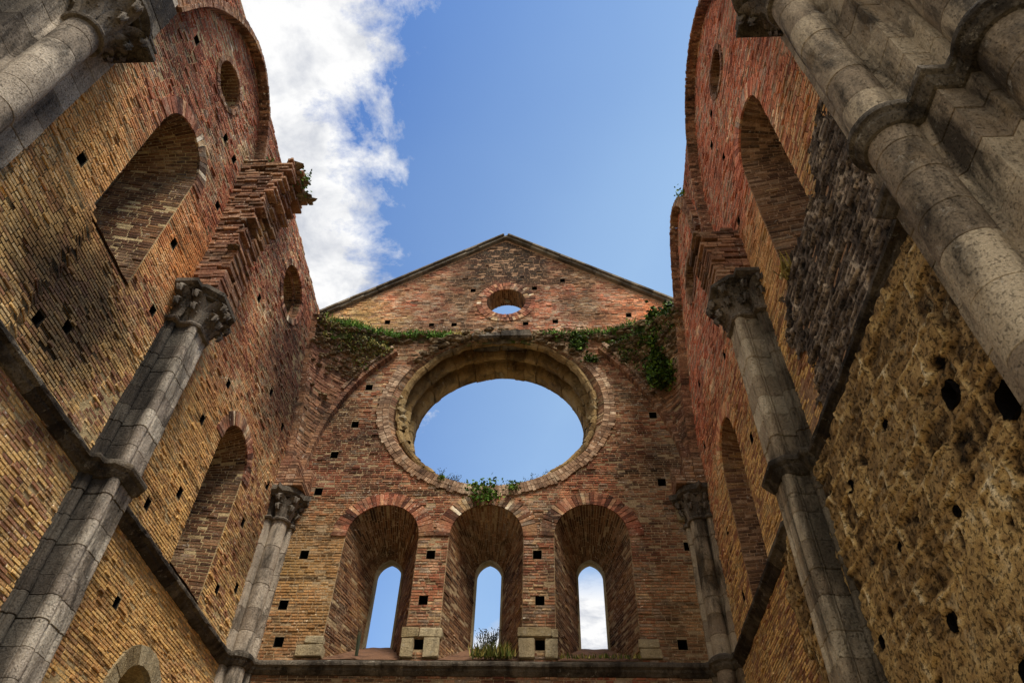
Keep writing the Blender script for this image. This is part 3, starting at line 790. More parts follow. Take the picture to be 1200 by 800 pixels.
# ================================================================== SIDE WALLS
def jagged(pts, step=.16, amp=.07):
    out = []
    for a, b in zip(pts, pts[1:]):
        n = max(1, int(math.dist(a, b)/step))
        for i in range(n):
            x = a[0]+(b[0]-a[0])*i/n; z = a[1]+(b[1]-a[1])*i/n+amp*fbm(x*2.3, z_seed, 2)+R(-.03, .03)
            out.append((x, z)); out.append((a[0]+(b[0]-a[0])*(i+.95)/n, z))
    out.append(pts[-1]); return out
def side_wall(side, X, mp, label, brickmat, mortar, top, w1, w2, o1, o2, ribs, PHs, low, off=None, door=None, cav=()):
    global z_seed
    z_seed = 5 if side < 0 else 9
    sw = thing('side_wall', label, 'wall')
    hs = []; bk = []
    win = []
    for nm, (c, w, z0, zs, p, cb, wb, zb, zsb) in (('lancet_window', w1), ('lancet_window', w2)):
        fr = arch(c, w, z0, zs, p); b_ = arch(cb, wb, z0, zsb, 1.3)
        win.append((fr, b_, c, w, z0, zs, cb, wb, zb, zsb)); hs.append(fr); bk.append(arch(cb, wb, zb, zsb, 1.3))
    for (c, z, r) in (o1, o2): hs.append(circle(c, z, r, 40)); bk.append(circle(c, z, r*.8, 40))
    if door: d_ = arch(*door); hs.append(d_)
    phs = [square(c, z, .13, .16) for c, z in PHs]+list(cav)
    tj = jagged(top)
    out = [(3.2, GZ), (D-.003, GZ)]+[p for p in tj[::-1]]
    mb = MB(); wall_slab(mb, mp, out, hs+phs, bk, 1.25)
    recalc(mb.build('wall_core', mortar, sw))
    br = MB()
    lay_wall(br, mp, out, hs+phs, low[0], 16.2, off=off, u0=3.45, u1=D, keep=low[1], pitch=.053, joint=.013, lmin=.09, lmax=.22)
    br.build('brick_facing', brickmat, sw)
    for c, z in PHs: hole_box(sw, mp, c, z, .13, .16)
    for q in cav:
        cx_ = sum(p[0] for p in q)/len(q); cz_ = sum(p[1] for p in q)/len(q); n = len(q); m_ = MB()
        m_.add([mp(x, z, -.1) for x, z in q]+[mp(x, z, .05) for x, z in q]+[mp(cx_+(x-cx_)*.7, cz_+(z-cz_)*.7, .35) for x, z in q],
               [(k*n+i, k*n+(i+1) % n, (k+1)*n+(i+1) % n, (k+1)*n+i) for k in range(2) for i in range(n)]+[tuple(range(2*n, 3*n))])
        m_.build('cavity', 'hole', sw)
    for i, (fr, b_, c, w, z0, zs, cb, wb, zb, zsb) in enumerate(win):
        mb = MB(); br = MB(); embrasure(mb, br, mp, fr, b_, 1.1)
        o = mb.build('lancet_window', mortar, sw); br.build('splay', 'reveal', o)
        tag(o, ('smaller lancet window in the far bay', 'large lancet window in the near bay')[i])
        v = MB(); voussoirs(v, mp, [p for p in fr if p[1] >= zs-.1], .26, .03, .072); v.build('arch_ring', brickmat if side > 0 else 'voussoir_red', o)
        inn = arch(cb, wb-.03, zb-.02, zsb, 1.3); outp = arch(cb, wb+.06, zb-.1, zsb, 1.3); n = len(inn)
        m2 = MB(); m2.add([mp(*p, 1.06) for p in outp]+[mp(*p, 1.05) for p in inn]+[mp(*p, 1.24) for p in inn], [(k, k+1, n+k+1, n+k) for k in range(n-1)]+[(n+k, n+k+1, 2*n+k+1, 2*n+k) for k in range(n-1)])
        recalc(m2.build('stone_frame', 'stone_pale', o))
        m3 = MB(); G = 10
        m3.add([mp((c-w-.03+2*(w+.03)*a/G)*(1-b/G)+(cb-wb-.04+2*(wb+.04)*a/G)*(b/G), z0+.02+(zb-z0)*b/G+.02*N(a*.7, b*.7, c), -.03+1.13*b/G) for b in range(G+1) for a in range(G+1)],
               [(j*(G+1)+k, j*(G+1)+k+1, (j+1)*(G+1)+k+1, (j+1)*(G+1)+k) for j in range(G) for k in range(G)])
        m3.build('sill', 'sill', o, smooth=True)
    for i, (c, z, r) in enumerate((o1, o2)):
        mb = MB(); br = MB(); ci = circle(c, z, r, 40)
        embrasure(mb, br, mp, ci, circle(c, z, r*.8, 40), 1.2, closed=True)
        o = mb.build('oculus', mortar, sw); br.build('reveal', 'reveal', o)
        tag(o, ('round window with brick ring in the far bay', 'small round window in the near bay')[i])
        v = MB(); cc = circle(c, z, r, 80); voussoirs(v, mp, cc+[cc[0]], .14 if i == 0 else .1, .03, .062); v.build('brick_ring', 'voussoir_red' if side < 0 and i == 0 else 'rib_brick', o)
        if i == 0:      # stepped moulding inside the ring
            v = MB(); cc = circle(c, z, r-.07, 80); voussoirs(v, lambda u, zz, d: mp(u, zz, d+.14), cc+[cc[0]], .07, .0, .065); v.build('inner_ring', 'rib_brick', o)
    for pts, proud, lab in ribs:
        p = spline(pts, 8)
        if p[0][0] > p[-1][0]: p = p[::-1]
        mb = MB(); voussoirs(mb, mp, p, .21, proud, .066, depth=.3, jag=.015)
        voussoirs(mb, mp, p, .07, proud+.05, .068, depth=-proud*.5, jag=.008)
        o = mb.build('wall_rib', 'rib_brick', sw); tag(o, lab)
    if door:
        mb = MB(); embrasure(mb, MB(), mp, d_, d_, .9); do = mb.build('doorway', 'mortar_gold', sw)
        v = MB(); voussoirs(v, mp, [p for p in d_ if p[1] > door[3]-.6], .26, .045, .14, jag=.01, gap=.006); v.build('arch_ring', 'stone_pale', do)
        b3 = MB(); b3.add([mp(*p, .9) for p in d_], [tuple(range(len(d_)))]); b3.build('door_back', 'hole', do)
    return sw

ledgeL_ = lambda u, z: .075 if (u < 4.95 and z < 7.8) else 0
SL = side_wall(-1, XL, map_left, 'left brick side wall with golden lower courses and two arched windows', 'brick_left', 'mortar_gold',
    [(3.2, 14.5), (4.4, 14.55), (5.6, 14.58), (6.95, 14.36), (9.0, 14.18), (D-.003, 13.9)],
    (10.38, .63, 5.66, 8.12, 1.02, 10.4, .28, 6.3, 7.95), (5.42, .6, 7.72, 10.35, 1.08, 5.42, .30, 8.3, 10.2),
    (10.2, 12.75, .62), (5.42, 12.88, .43),
    [([(7.7, 9.3), (7.62, 10.4), (7.42, 11.5), (7.05, 12.75), (6.6, 13.65), (6.05, 14.15), (5.5, 14.3), (4.9, 14.05), (4.35, 13.4), (3.95, 12.6), (3.7, 11.6)], .16, 'brick wall rib arching over the near bay'),
     (sideL, .1, 'broken brick wall rib running down into the corner')],
    [(4.28, 8.08), (6.5, 12.1), (6.75, 10.9), (6.35, 9.2), (6.05, 12.05), (4.35, 12.2), (9.25, 6.6), (9.0, 7.9), (11.6, 7.6), (12.1, 8.8), (11.5, 6.2), (9.3, 9.0), (11.9, 10.2), (8.6, 5.95), (5.6, 6.4), (12.2, 6.6), (9.1, 11.2), (10.9, 10.3), (6.1, 3.6), (5.2, 6.1), (4.4, 5.0), (8.9, 4.6), (6.7, 8.0), (5.0, 2.9)],
    (1.6, None), off=ledgeL_, door=(10.15, .55, GZ, 3.72, 1.0))
CAV = []
for (u, z, r) in ((4.3, 3.95, .12), (3.8, 3.45, .15), (6.3, 4.55, .08), (5.6, 2.75, .08), (5.0, 2.1, .1), (6.9, 3.2, .07), (5.3, 4.5, .05), (4.9, 3.3, .05), (5.9, 3.6, .05)):
    CAV.append([(u+r*.75*math.cos(a)/max(abs(math.cos(a)), abs(math.sin(a)))**.85*(1+.25*N(a*2, u)), z+r*.85*math.sin(a)/max(abs(math.cos(a)), abs(math.sin(a)))**.85*(1+.25*N(a*2, z, 3))) for a in [-k*PI/6 for k in range(12)]])
SR = side_wall(1, XR, map_right, 'right side wall of red brick above and rough yellow tufa below', 'brick_right', 'mortar_red',
    [(3.2, 15.85), (5.15, 15.7), (7.9, 15.2), (8.6, 15.05), (9.3, 14.85), (10.1, 15.05), (10.6, 14.4), (11.3, 13.4), (D-.003, 13.3)],
    (10.4, .62, 5.66, 8.25, 1.02, 10.4, .28, 6.3, 8.05), (5.52, .62, 7.62, 10.55, 1.08, 5.52, .30, 8.2, 10.35),
    (10.1, 12.9, .48), (5.68, 13.4, .40),
    [([(8.05, 9.3), (8.1, 10.6), (8.05, 12.0), (7.83, 13.4), (7.35, 14.4), (6.66, 15.05), (5.85, 15.2), (5.05, 14.85), (4.4, 14.0), (4.0, 12.9), (3.75, 11.6)], .16, 'brick wall rib arching over the near bay'),
     (sideR[:-6]+[(11.5, 12.9), (11.1, 13.55), (10.7, 14.3), (10.35, 14.75), (10.0, 14.98), (9.6, 14.9), (9.2, 14.4), (8.9, 13.6), (8.75, 12.6)], .14, 'brick wall rib arching over the far bay')],
    [(6.6, 11.9), (6.9, 10.3), (9.3, 9.6), (11.6, 7.4), (11.9, 9.6), (9.2, 11.4), (11.3, 10.8), (6.45, 13.3), (11.5, 6.1), (9.1, 7.5), (6.9, 12.9)],
    (1.6, lambda u, z: not (u < 8.9+.6*N(z*1.3, 3) and z < 5.25) and not (u < 6.45+.5*N(z*1.2, 8) and z < 7.7+.25*N(u*2, 4))), cav=CAV)
# rough tufa facing low on the right wall, blackened rubble above the string course
tu = rough_sheet(map_right, 3.35, 9.1, 1.6, 5.33, .018, .11, .27, .40, .055, clip=lambda u, z: u < 9.0+.5*N(z*1.5, 3)+.1*N(z*9, 1), name='tufa_facing', mat='tufa', parent=SR, seed=3, cav=CAV)
tag(tu, 'rough yellow brown tufa facing low on the wall')
bl = rough_sheet(map_right, 3.35, 6.95, 5.5, 8.3, .018, .03, .11, .24, .02, clip=lambda u, z: z < 7.75+.3*N(u*2, 4)+.2*N(u*7, z*7, 2)+.12*N(u*17, z*17, 2)+(.35 if u < 4.7 else 0) and u < 6.5+.45*N(z*1.2, 8)+.25*N(z*6, u*6, 5)+.12*N(u*17, z*17, 5), name='blackened_facing', mat='blackened', parent=SR, seed=7)
tag(bl, 'soot black rubble facing under the near window')
# string courses on the side walls run pier to pier
string_course(SL, [(XL, 7.38-.4), (XL, 3.6)][::-1][::-1] if False else [(XL, D-.4), (XL, 7.38+.4)][::1])
string_course(SL, [(XL, 7.38-.4), (XL, 3.7)])
string_course(SR, [(XR, 7.38+.4), (XR, D-.4)])
string_course(SR, [(XR, 3.5), (XR, 7.38-.4)])

# ================================================================== CAPITALS
def capital(parent, path, z0, z1, flare, spots, mat='carved', leafh=.2, name='capital', ab=.16):
    """bell swept round path, crocket leaves at spots [(x,y,nx,ny)] and a moulded abacus"""
    mb = MB(); h = z1-z0
    sweep(mb, path, [(-.02, z0-.06), (.045, z0-.05), (.06, z0-.02), (.045, z0+.01), (.0, z0+.02)], rough=.003)
    sweep(mb, path, [(0, z0+.0), (.005, z0+.3*h), (flare*.16, z0+.7*h), (flare*.42, z1)], rough=.003)
    cp = recalc(mb.build(name, mat, parent, smooth=False))
    for tier, (zb, zt, outd, sc) in enumerate(((z0+.02, z0+.55*h, flare*.55, .9), (z0+.3*h, z0+.98*h, flare*.95, 1.15))):
        for i, (x, y, nx, ny) in enumerate(spots):
            if tier == 0 and i % 2: pass
            lf = MB(); tx, ty = -ny, nx; n = 9
            w0 = .1*sc; vs = []
            sh = (R(-.01, .01))
            for k in range(n+1):
                t = k/n
                if t < .72:
                    q = t/.72; out = .02+outd*q**2.2; z = zb+(zt-zb)*q
                else:   # curl over
                    q = (t-.72)/.28; out = .02+outd+.085*math.sin(q*PI*.85); z = zt+.05*math.sin(q*PI)-.12*q
                w = w0*(.75+.5*math.sin(PI*min(1, t*1.15)))*(1-.55*max(0, t-.7)/.3)
                for s_, dp in ((-1, -.035), (-.5, .018), (0, -.012), (.5, .018), (1, -.035)):
                    vs.append((x+nx*(out+dp)+tx*(w*s_+sh), y+ny*(out+dp)+ty*(w*s_+sh), z+.012*abs(s_)+R(-.004, .004)))
            lf.add(vs, [(k*5+j, k*5+j+1, (k+1)*5+j+1, (k+1)*5+j) for k in range(n) for j in range(4)])
            rock(lf, (x+nx*(outd+.035), y+ny*(outd+.035), zt-.03), .052*sc, 1, 1, .8)
            rock(lf, (x+nx*(outd*.5+.02)+tx*.05, y+ny*(outd*.5+.02)+ty*.05, zb+(zt-zb)*.62), .02*sc); rock(lf, (x+nx*(outd*.5+.02)-tx*.05, y+ny*(outd*.5+.02)-ty*.05, zb+(zt-zb)*.62), .02*sc)
            lf.build('leaf', mat, cp, smooth=True)
    mb = MB()
    sweep(mb, path, [(flare*.5, z1-.01), (flare*.85, z1), (flare*.9, z1+.03), (flare+.02, z1+.05), (flare+.06, z1+.08), (flare+.06, z1+ab-.02), (flare+.05, z1+ab), (-.15, z1+ab+.004)], rough=.003)
    recalc(mb.build('abacus', 'stone_dark', cp))
    return cp
def spots_on(path, step, skip=.1):
    P = subdivide(path, .02); out = []; acc = step*.5
    for a, b in zip(P, P[1:]):
        acc += math.dist(a, b)
        if acc >= step:
            acc = 0; tx, ty = b[0]-a[0], b[1]-a[1]; q = math.hypot(tx, ty); out.append((a[0], a[1], -ty/q, tx/q))
    return out

# ================================================================== WALL PIERS
def wall_pier(X, sg, label, stone, stubz):
    """sg: +1 pier projects to +x (left wall)"""
    t = thing('wall_pier', label, 'pier', 'engaged piers between the bays')
    yc = 7.38
    half = [(-.36, -.02), (-.36, .05), (-.335, .05)]+[(-.285+.052*math.cos(math.radians(a)), .095+.052*math.sin(math.radians(a))) for a in (215, 180, 145, 110, 75, 40, 5, -30)]+\
           [(-.225, .06), (-.215, .085), (-.215, .29), (-.235, .31)]+[(-.165+.078*math.cos(math.radians(a)), .37+.078*math.sin(math.radians(a))) for a in (222, 195, 168, 141, 114, 87, 60, 35)]+[(-.10, .385), (-.085, .44)]
    loc = half+[(-u, p) for u, p in half[::-1]]
    path = [(X+sg*p, yc+u) for u, p in loc]
    if sg > 0: path = path[::-1]
    for za, zb in ((GZ, 5.34), (5.57, 8.22)):
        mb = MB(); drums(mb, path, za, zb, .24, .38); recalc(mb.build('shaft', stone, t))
    simple = [(X+sg*p, yc+u) for u, p in ((-.36, -.02), (-.36, .14), (-.23, .15), (-.23, .36), (-.16, .44), (.16, .44), (.23, .36), (.23, .15), (.36, .14), (.36, -.02))]
    if sg > 0: simple = simple[::-1]
    mb = MB(); sweep(mb, simple, [(o*.85, z) for o, z in STRING], rough=.004); recalc(mb.build('band', 'stone_dark', t))
    capital(t, simple, 8.22, 8.72, .19, spots_on(simple, .15))
    # springing of the lost transverse arch, above the abacus
    mb = MB(); z = 8.885
    while z < stubz:
        f = (z-8.885)/(3.8)
        if sg > 0:
            if z < 10.05: pr, y0, y1 = .54+.05*f, 7.06, 7.74
            else:
                g = (z-10.05)/2.7; pr = .46+.64*g**1.5; y0, y1 = 7.06-.34*g, 7.70+.06*g
        else:
            g = f/.45; pr = .58+.22*g**1.4; y0, y1 = 7.03, 7.7
        ragged = .025+.15*max(0, (z-9.6)/2.5)
        nrow = max(2, int((y1-y0)/.25))
        pr_ = pr
        for b in range(nrow):
            a0 = y0+(y1-y0)*b/nrow; a1 = y0+(y1-y0)*(b+1)/nrow
            x = -.1
            while x < pr_-.03:
                e = min(pr_+R(-ragged, ragged), x+R(.18, .3))
                if e-x > .03:
                    xx = sorted((X+sg*x, X+sg*(e-.008)))
                    if random.random() > (.02 if z < stubz-.5 else .3):
                        block(mb, xx[0], xx[1], a0+.005+R(-.02, .02)*(b == 0), a1-.005+R(-ragged, ragged)*.4*(b == nrow-1), z, z+.066, .004, .006)
                x += .001+max(.05, e-x)
        z += .075
    recalc(mb.build('arch_springer', 'rib_brick' if sg > 0 else 'rib_brick', t))
    if sg > 0:
        mb = MB()
        for k in range(14): rock(mb, (XL+R(.1, .6), R(6.95, 7.7), 10.03+R(-.05, .03)), R(.05, .1), 1.2, 1.2, .5)
        for k in range(10): rock(mb, (XL+R(.4, 1.15), R(6.9, 7.8), stubz+R(-.25, .08)), R(.06, .13), 1.4, 1.2, .7)
        rock(mb, (XL+1.1, 7.5, 12.3), .13, 2.0, 1, .5); rock(mb, (XL+.9, 6.95, 12.58), .14, 1.9, 1, .5)
        tag(mb.build('rubble', 'rubble', t), None, kind='stuff')
    return t
wall_pier(XL, 1, 'stone pier with shade and stain painted on its near side, against the left wall with tall broken brick arch stub above', 'pier_left', 12.5)
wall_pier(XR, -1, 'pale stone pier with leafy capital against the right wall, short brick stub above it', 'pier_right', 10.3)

# ================================================================== CORNER COLUMNS
def corner_column(X, sg, label, stone):
    t = thing('corner_column', label, 'column', 'slim corner columns of the end wall')
    cx, cy, r = X+sg*.25, D-.25, .16
    a0, a1 = (-70-10, 70+110) if False else (0, 0)
    # plan path: from the end wall round to the side wall
    if sg > 0: path = [(X+.46, D+.02), (X+.46, D-.08), (X+.38, D-.1)]+arc(cx, cy, r, 60, -150, 16)+[(X+.1, D-.38), (X+.08, D-.46), (X-.02, D-.46)]
    else: path = [(X+.02, D-.46), (X-.08, D-.46), (X-.1, D-.38)]+arc(cx, cy, r, -30, -240, 16)+[(X-.38, D-.1), (X-.46, D-.08), (X-.46, D+.02)]
    # "left of path" must face the room
    path = path[::-1] if False else path
    m = path[len(path)//2]; P2 = offset_path(path, .1)[len(path)//2]
    if (P2[0]-CX)**2+(P2[1])**2 > (m[0]-CX)**2+(m[1])**2: path = path[::-1]
    for za, zb in ((GZ, 5.34), (5.57, 8.32)):
        mb = MB(); drums(mb, path, za, zb, .3, .5); recalc(mb.build('shaft', stone, t))
    mb = MB(); sweep(mb, path, [(o*.7, z) for o, z in STRING], rough=.004); recalc(mb.build('band', 'stone_dark', t))
    sp = spots_on(path[3:-3], .15)
    capital(t, path, 8.32, 8.78, .13, sp, ab=.2)
    # brick springing above
    mb = MB(); z = 8.99
    while z < 9.6:
        for k in range(3):
            for q in range(3):
                x0 = X+sg*(.02+.2*k); y0 = D-.6+.2*q
                if (k == 2 and q < 2 and z > 9.2): continue
                xs = sorted((x0, x0+sg*.19)); block(mb, xs[0], xs[1], y0, y0+.19, z, z+.066, .004, .006)
        z += .075
    recalc(mb.build('springer', 'rib_brick', t))
corner_column(XL, 1, 'slim corner column with carved capital where the left wall meets the end wall', 'stone')
corner_column(XR, -1, 'slim corner column with carved capital where the right wall meets the end wall', 'stone_right')

# ================================================================== CROSSING PIERS
def crossing_pier(mir, label, stone, capz):
    t = thing('crossing_pier', label, 'pier', 'compound crossing piers')
    fx = (lambda p: p) if not mir else (lambda p: (2*CX-p[0], p[1]))
    def pth(pts):
        q = [fx(p) for p in pts]
        return q[::-1] if mir else q
    # plan (right-hand pier), running from the side wall round towards the transept, room on the left of the path reversed below
    body = [(3.26, 3.55), (2.98, 3.55), (2.98, 3.06), (2.86, 3.0), (2.86, 2.76), (2.93, 2.70), (2.93, 2.44), (3.13, 2.44), (3.13, 2.32), (3.3, 2.30), (3.3, 1.95), (3.55, 1.9), (3.55, 1.4), (4.6, 1.4)]
    body = body[::-1]; body = body if False else body
    B = pth(body)
    def room_left(P):
        i = len(P)//2; a = P[i]; b = offset_path(P, .1)[i]
        return P if math.hypot(b[0]-CX, b[1]-0) < math.hypot(a[0]-CX, a[1]-0) else P[::-1]
    B = room_left(B)
    for za, zb in ((GZ, 5.34), (5.57, 11.5)):
        mb = MB(); drums(mb, B, za, zb, .34, .5, .007, .004); recalc(mb.build('core', stone, t))
    for k, (cx, cy, r, ztop) in enumerate(((2.77, 2.91, .205, capz), (3.36, 2.12, .25, capz+.2))):
        A = room_left(pth(arc(cx, cy, r, 70, 310, 28)))
        for za, zb in ((GZ, 5.34), (5.57, ztop)):
            mb = MB(); drums(mb, A, za, zb, .3, .5, .006, .004); recalc(mb.build('shaft', stone, t, smooth=False))
        sp = spots_on(A, .2)
        if k == 0:
            capital(t, A, ztop+.04, ztop+.62, .24, spots_on(A, .155), leafh=.3)
            # abacus block and stones above
            mb = MB(); x0, x1 = sorted((fx((2.42, 0))[0], fx((3.5, 0))[0]))
            block(mb, x0, x1, 2.5, 3.52, ztop+.68, ztop+.8, .004, .02); block(mb, x0+.04*0, x1, 2.54, 3.47, ztop+.802, ztop+.9, .004, .03)
            xa, xb = sorted((fx((2.6, 0))[0], fx((3.5, 0))[0]))
            z = ztop+.91
            for q in range(4): block(mb, xa, xb, 2.6, 3.4, z, z+.3, .01, .01); z += .305
            recalc(mb.build('springer', 'stone_dark', t))
    # moulded band round everything
    ringA = [(3.24, 3.57), (2.97, 3.57), (2.96, 3.12)]+arc(2.77, 2.91, .215, 80, 285, 22)+[(2.92, 2.68), (2.92, 2.43), (3.12, 2.43), (3.12, 2.31)]+arc(3.36, 2.12, .26, 150, 275, 14)+[(3.54, 1.75), (3.54, 1.4), (4.6, 1.4)]
    A = room_left(pth(ringA))
    mb = MB(); sweep(mb, A, [(-.16, 5.6)]+[(o*.62, z) for o, z in STRING]+[(-.16, 5.31)], rough=.003); recalc(mb.build('band', 'stone_dark', t))
    return t
crossing_pier(False, 'massive clustered pier of pale drums and stepped blocks, nearest on the right', 'stone_right', 8.6)
crossing_pier(True, 'clustered pier with round shaft and large leafy capital, nearest on the left', 'stone', 8.45)

# ================================================================== PLANTS
def plant(name, label, cat, mb, mat, group=None):
    return tag(mb.build(name, mat), label, cat, group)
# mossy growth on the broken vault in both corners
for P_, lab, hue in ((PL, 'low moss and weeds on the broken vault in the left corner', 'grass'), (PR, 'dark low weeds over the broken vault in the right corner', 'ivy')):
    mb = MB(); pts = [tuple(P_(R(.05, .98), 1-abs(random.gauss(0, .13)))+Vector((0, -.06, .02))) for _ in range(60)]
    leaves(mb, pts, .05, 1500, (.1, .08, .05)); blades(mb, pts[0], 3, .1, .1)
    for p in pts[::4]: blades(mb, p, 14, .16, .1)
    plant('moss', lab, 'moss', mb, hue)
# ivy in the right corner
mb = MB(); pts = []
for _ in range(240):
    f = random.random()
    pts.append((XR-.1-R(0, .7)*(1-.3*f), D-.35-R(0, .75)*(.5+.5*f), 11.9+2.15*f+R(-.15, .15)))
leaves(mb, pts, .09, 9500, (.08, .09, .1), up=-.2)
plant('ivy', 'dark green ivy hanging in the right corner below the gable', 'ivy', mb, 'ivy')
# grass along the ledge
def tuft(label, spots, mat, h=.22, n=60, spread=.2, name='grass_tuft', cat='grass', extra=0):
    mb = MB()
    for p in spots: blades(mb, p, n, h, spread)
    if extra: leaves(mb, spots, .05, extra, (spread*.8, spread*.5, .06))
    return plant(name, label, cat, mb, mat)
def L_(x, f): 
    i = int((x-XL+.1)/(XR-XL+.2)*GX); return tuple(ledge(max(0, min(GX, i)), int(f*GY)))
tuft('long green grass tuft along the left half of the ledge under the gable', [L_(x, f) for x in [XL+.4+.12*k for k in range(24)] for f in (.0, .25)], 'fern', .24, 40, .15, extra=2600)
tuft('thin moss and weeds on the ledge above the lintel of the round window', [L_(x, f) for x in [-2.6+.14*k for k in range(19)] for f in (.15, .4)], 'grass', .16, 22, .12, extra=700)
tuft('dry yellow grass against the foot of the gable wall on the right', [L_(x, .7) for x in [1.2+.13*k for k in range(13)]], 'straw', .34, 34, .12)
tuft('yellow tuft of grass beside the lintel of the round window', [L_(-2.35, .1), L_(-2.2, .4)], 'straw', .3, 60, .13)
tuft('low green weeds on the right half of the ledge', [L_(x, f) for x in [.0+.16*k for k in range(15)] for f in (.0, .3)], 'fern', .2, 26, .15, extra=1500)
def bush(label, c, r, n, mat='fern', size=.07, name='bush', cat='bush', sp=None):
    mb = MB(); pts = [(c[0]+R(-r, r), c[1]+R(-r, r)*.6, c[2]+R(-r, r)*.8) for _ in range(24)]
    leaves(mb, pts, size, n, sp or (r*.25, r*.2, r*.25)); return plant(name, label, cat, mb, mat)
bush('green bush on the ledge above the right shoulder of the round window', (.75, D-.05, 13.75), .26, 700, 'ivy')
bush('small green weed right of the round window', (1.1, D-.08, 13.2), .13, 220, 'ivy', .06, 'weed', 'weed')
bush('bright green fern growing below the round window', (-1.35, D-.1, 9.15), .24, 480, 'fern', .06, 'fern', 'fern', (.1, .05, .07))
bush('small fern patch right of the fern below the round window', (-.75, D-.1, 9.28), .12, 130, 'fern', .05, 'fern', 'fern')
bush('tiny weed above the square hole left of the fern', (-2.33, D-.06, 9.55), .06, 50, 'fern', .05, 'weed', 'weed')
mb = MB()
for k in range(34):
    th = math.radians(-90+R(-38, 38)); p = (RC+2.3*math.cos(th), D+.35, RZ_+2.3*math.sin(th)+.06)
    stems(mb, p, 3, R(.08, .24), .8, .022)
plant('weed', 'row of thin dark weeds on the lower rim of the round window', 'weed', mb, 'twig')
mb = MB(); stems(mb, (-1.2, D+1.0, 6.2), 34, .42, .75, .03); plant('shrub', 'dark twiggy shrub on the sill of the middle lancet', 'shrub', mb, 'twig')
tuft('dry grass tuft on the string course below the middle lancet', [(-1.35+.1*k, D-.02, 5.66) for k in range(7)], 'grass', .3, 40, .14)
mb = MB(); blades(mb, (-3.5, D-.05, 5.66), 5, .62, .015, .06, .02); plant('weed', 'single upright dark stem on the sill of the left lancet', 'weed', mb, 'twig')
tuft('low dry weeds on the sill of the right lancet', [(.2+.12*k, D-.02, 5.66) for k in range(12)], 'grass', .1, 16, .08)
bush('green clump on the left wall rib above the broken arch stub', (XL+.12, 7.25, 13.05), .2, 420, 'fern', .07, 'wall_plant', 'plant')
bush('small green clump on the flank of the broken arch stub', (XL+.55, 7.0, 11.7), .12, 160, 'fern', .055, 'wall_plant', 'plant')
bush('green growth at the broken tip of the arch stub', (XL+.95, 7.25, 12.5), .16, 240, 'fern', .06, 'wall_plant', 'plant', (.05, .06, .08))
bush('green weeds at the far end of the left wall top', (XL+.02, 11.9, 13.75), .2, 260, 'grass', .06, 'wall_plant', 'plant')
bush('weeds on top of the right wall beside its far arch', (XR-.02, 9.1, 14.75), .16, 160, 'fern', .05, 'wall_plant', 'plant')
tuft('straw coloured grass on the sill of the near right window', [(XR-.05, 6.05, 7.7), (XR-.03, 5.9, 7.68)], 'straw', .3, 34, .1)

# ================================================================== SKY AND LIGHT
w = bpy.data.worlds.new('World'); scene.world = w; w.use_nodes = True
nt = w.node_tree; nt.nodes.clear()
SUN_EL, SUN_AZ = math.radians(58), math.radians(146)
out = nt.nodes.new('ShaderNodeOutputWorld'); bg = nt.nodes.new('ShaderNodeBackground')
sky = nt.nodes.new('ShaderNodeTexSky'); sky.sky_type = 'NISHITA'; sky.sun_disc = False
sky.sun_elevation = SUN_EL; sky.sun_rotation = SUN_AZ; sky.air_density = 1.0; sky.dust_density = .6; sky.ozone_density = 2.0
SKY_STRENGTH = .15
bg.inputs['Strength'].default_value = SKY_STRENGTH
tc = nt.nodes.new('ShaderNodeTexCoord')
def wn(t): return nt.nodes.new(t)
def link(a, b): nt.links.new(a, b)
def wmath(op, a, b=0.0, clamp=False):
    n = wn('ShaderNodeMath'); n.operation = op; n.use_clamp = clamp
    for i, v in enumerate((a, b)):
        if hasattr(v, 'is_output'): link(v, n.inputs[i])
        else: n.inputs[i].default_value = v
    return n.outputs[0]
sep = wn('ShaderNodeSeparateXYZ'); link(tc.outputs['Generated'], sep.inputs[0])
zc = wmath('MAXIMUM', sep.outputs[2], .08)
px = wmath('DIVIDE', sep.outputs[0], zc); py = wmath('DIVIDE', sep.outputs[1], zc)
cmb = wn('ShaderNodeCombineXYZ'); link(px, cmb.inputs[0]); link(py, cmb.inputs[1])
def wnoise(scale, detail, rough, off=(0, 0, 0), dist=0):
    m = wn('ShaderNodeMapping'); link(cmb.outputs[0], m.inputs[0]); m.inputs['Location'].default_value = off
    n = wn('ShaderNodeTexNoise'); link(m.outputs[0], n.inputs['Vector']); n.inputs['Scale'].default_value = scale
    n.inputs['Detail'].default_value = detail; n.inputs['Roughness'].default_value = rough; n.inputs['Distortion'].default_value = dist
    return n.outputs['Fac']
big = wnoise(7.5, 12, .66, (2.3, .9, 0), .2)
# cloud bank to the left of a line in the sky plane, and a second bank low ahead on the right
edge = wmath('ADD', wmath('MULTIPLY', py, -.10), wmath('ADD', wmath('MULTIPLY', wmath('MAXIMUM', wmath('SUBTRACT', .45, py), 0.0), .5), -.195))          # x of the bank's edge
bank = wmath('MULTIPLY', wmath('SUBTRACT', edge, px), 5.0)
bank = wmath('ADD', bank, wmath('MULTIPLY', wmath('SUBTRACT', big, .5), 2.1))
cov = wn('ShaderNodeMapRange'); link(bank, cov.inputs[0]); cov.inputs[1].default_value = -.05; cov.inputs[2].default_value = .35
low = wmath('ADD', wmath('MULTIPLY', wmath('ADD', px, wmath('MULTIPLY', wmath('SUBTRACT', py, 1.75), .8)), 6.0), wmath('MULTIPLY', wmath('SUBTRACT', wnoise(2.6, 6, .55, (7, 2, 0)), .5), 4.0))
lowm = wn('ShaderNodeMapRange'); link(low, lowm.inputs[0]); lowm.inputs[1].default_value = 0; lowm.inputs[2].default_value = 1.0
gate = wn('ShaderNodeMapRange'); link(py, gate.inputs[0]); gate.inputs[1].default_value = 1.72; gate.inputs[2].default_value = 1.92
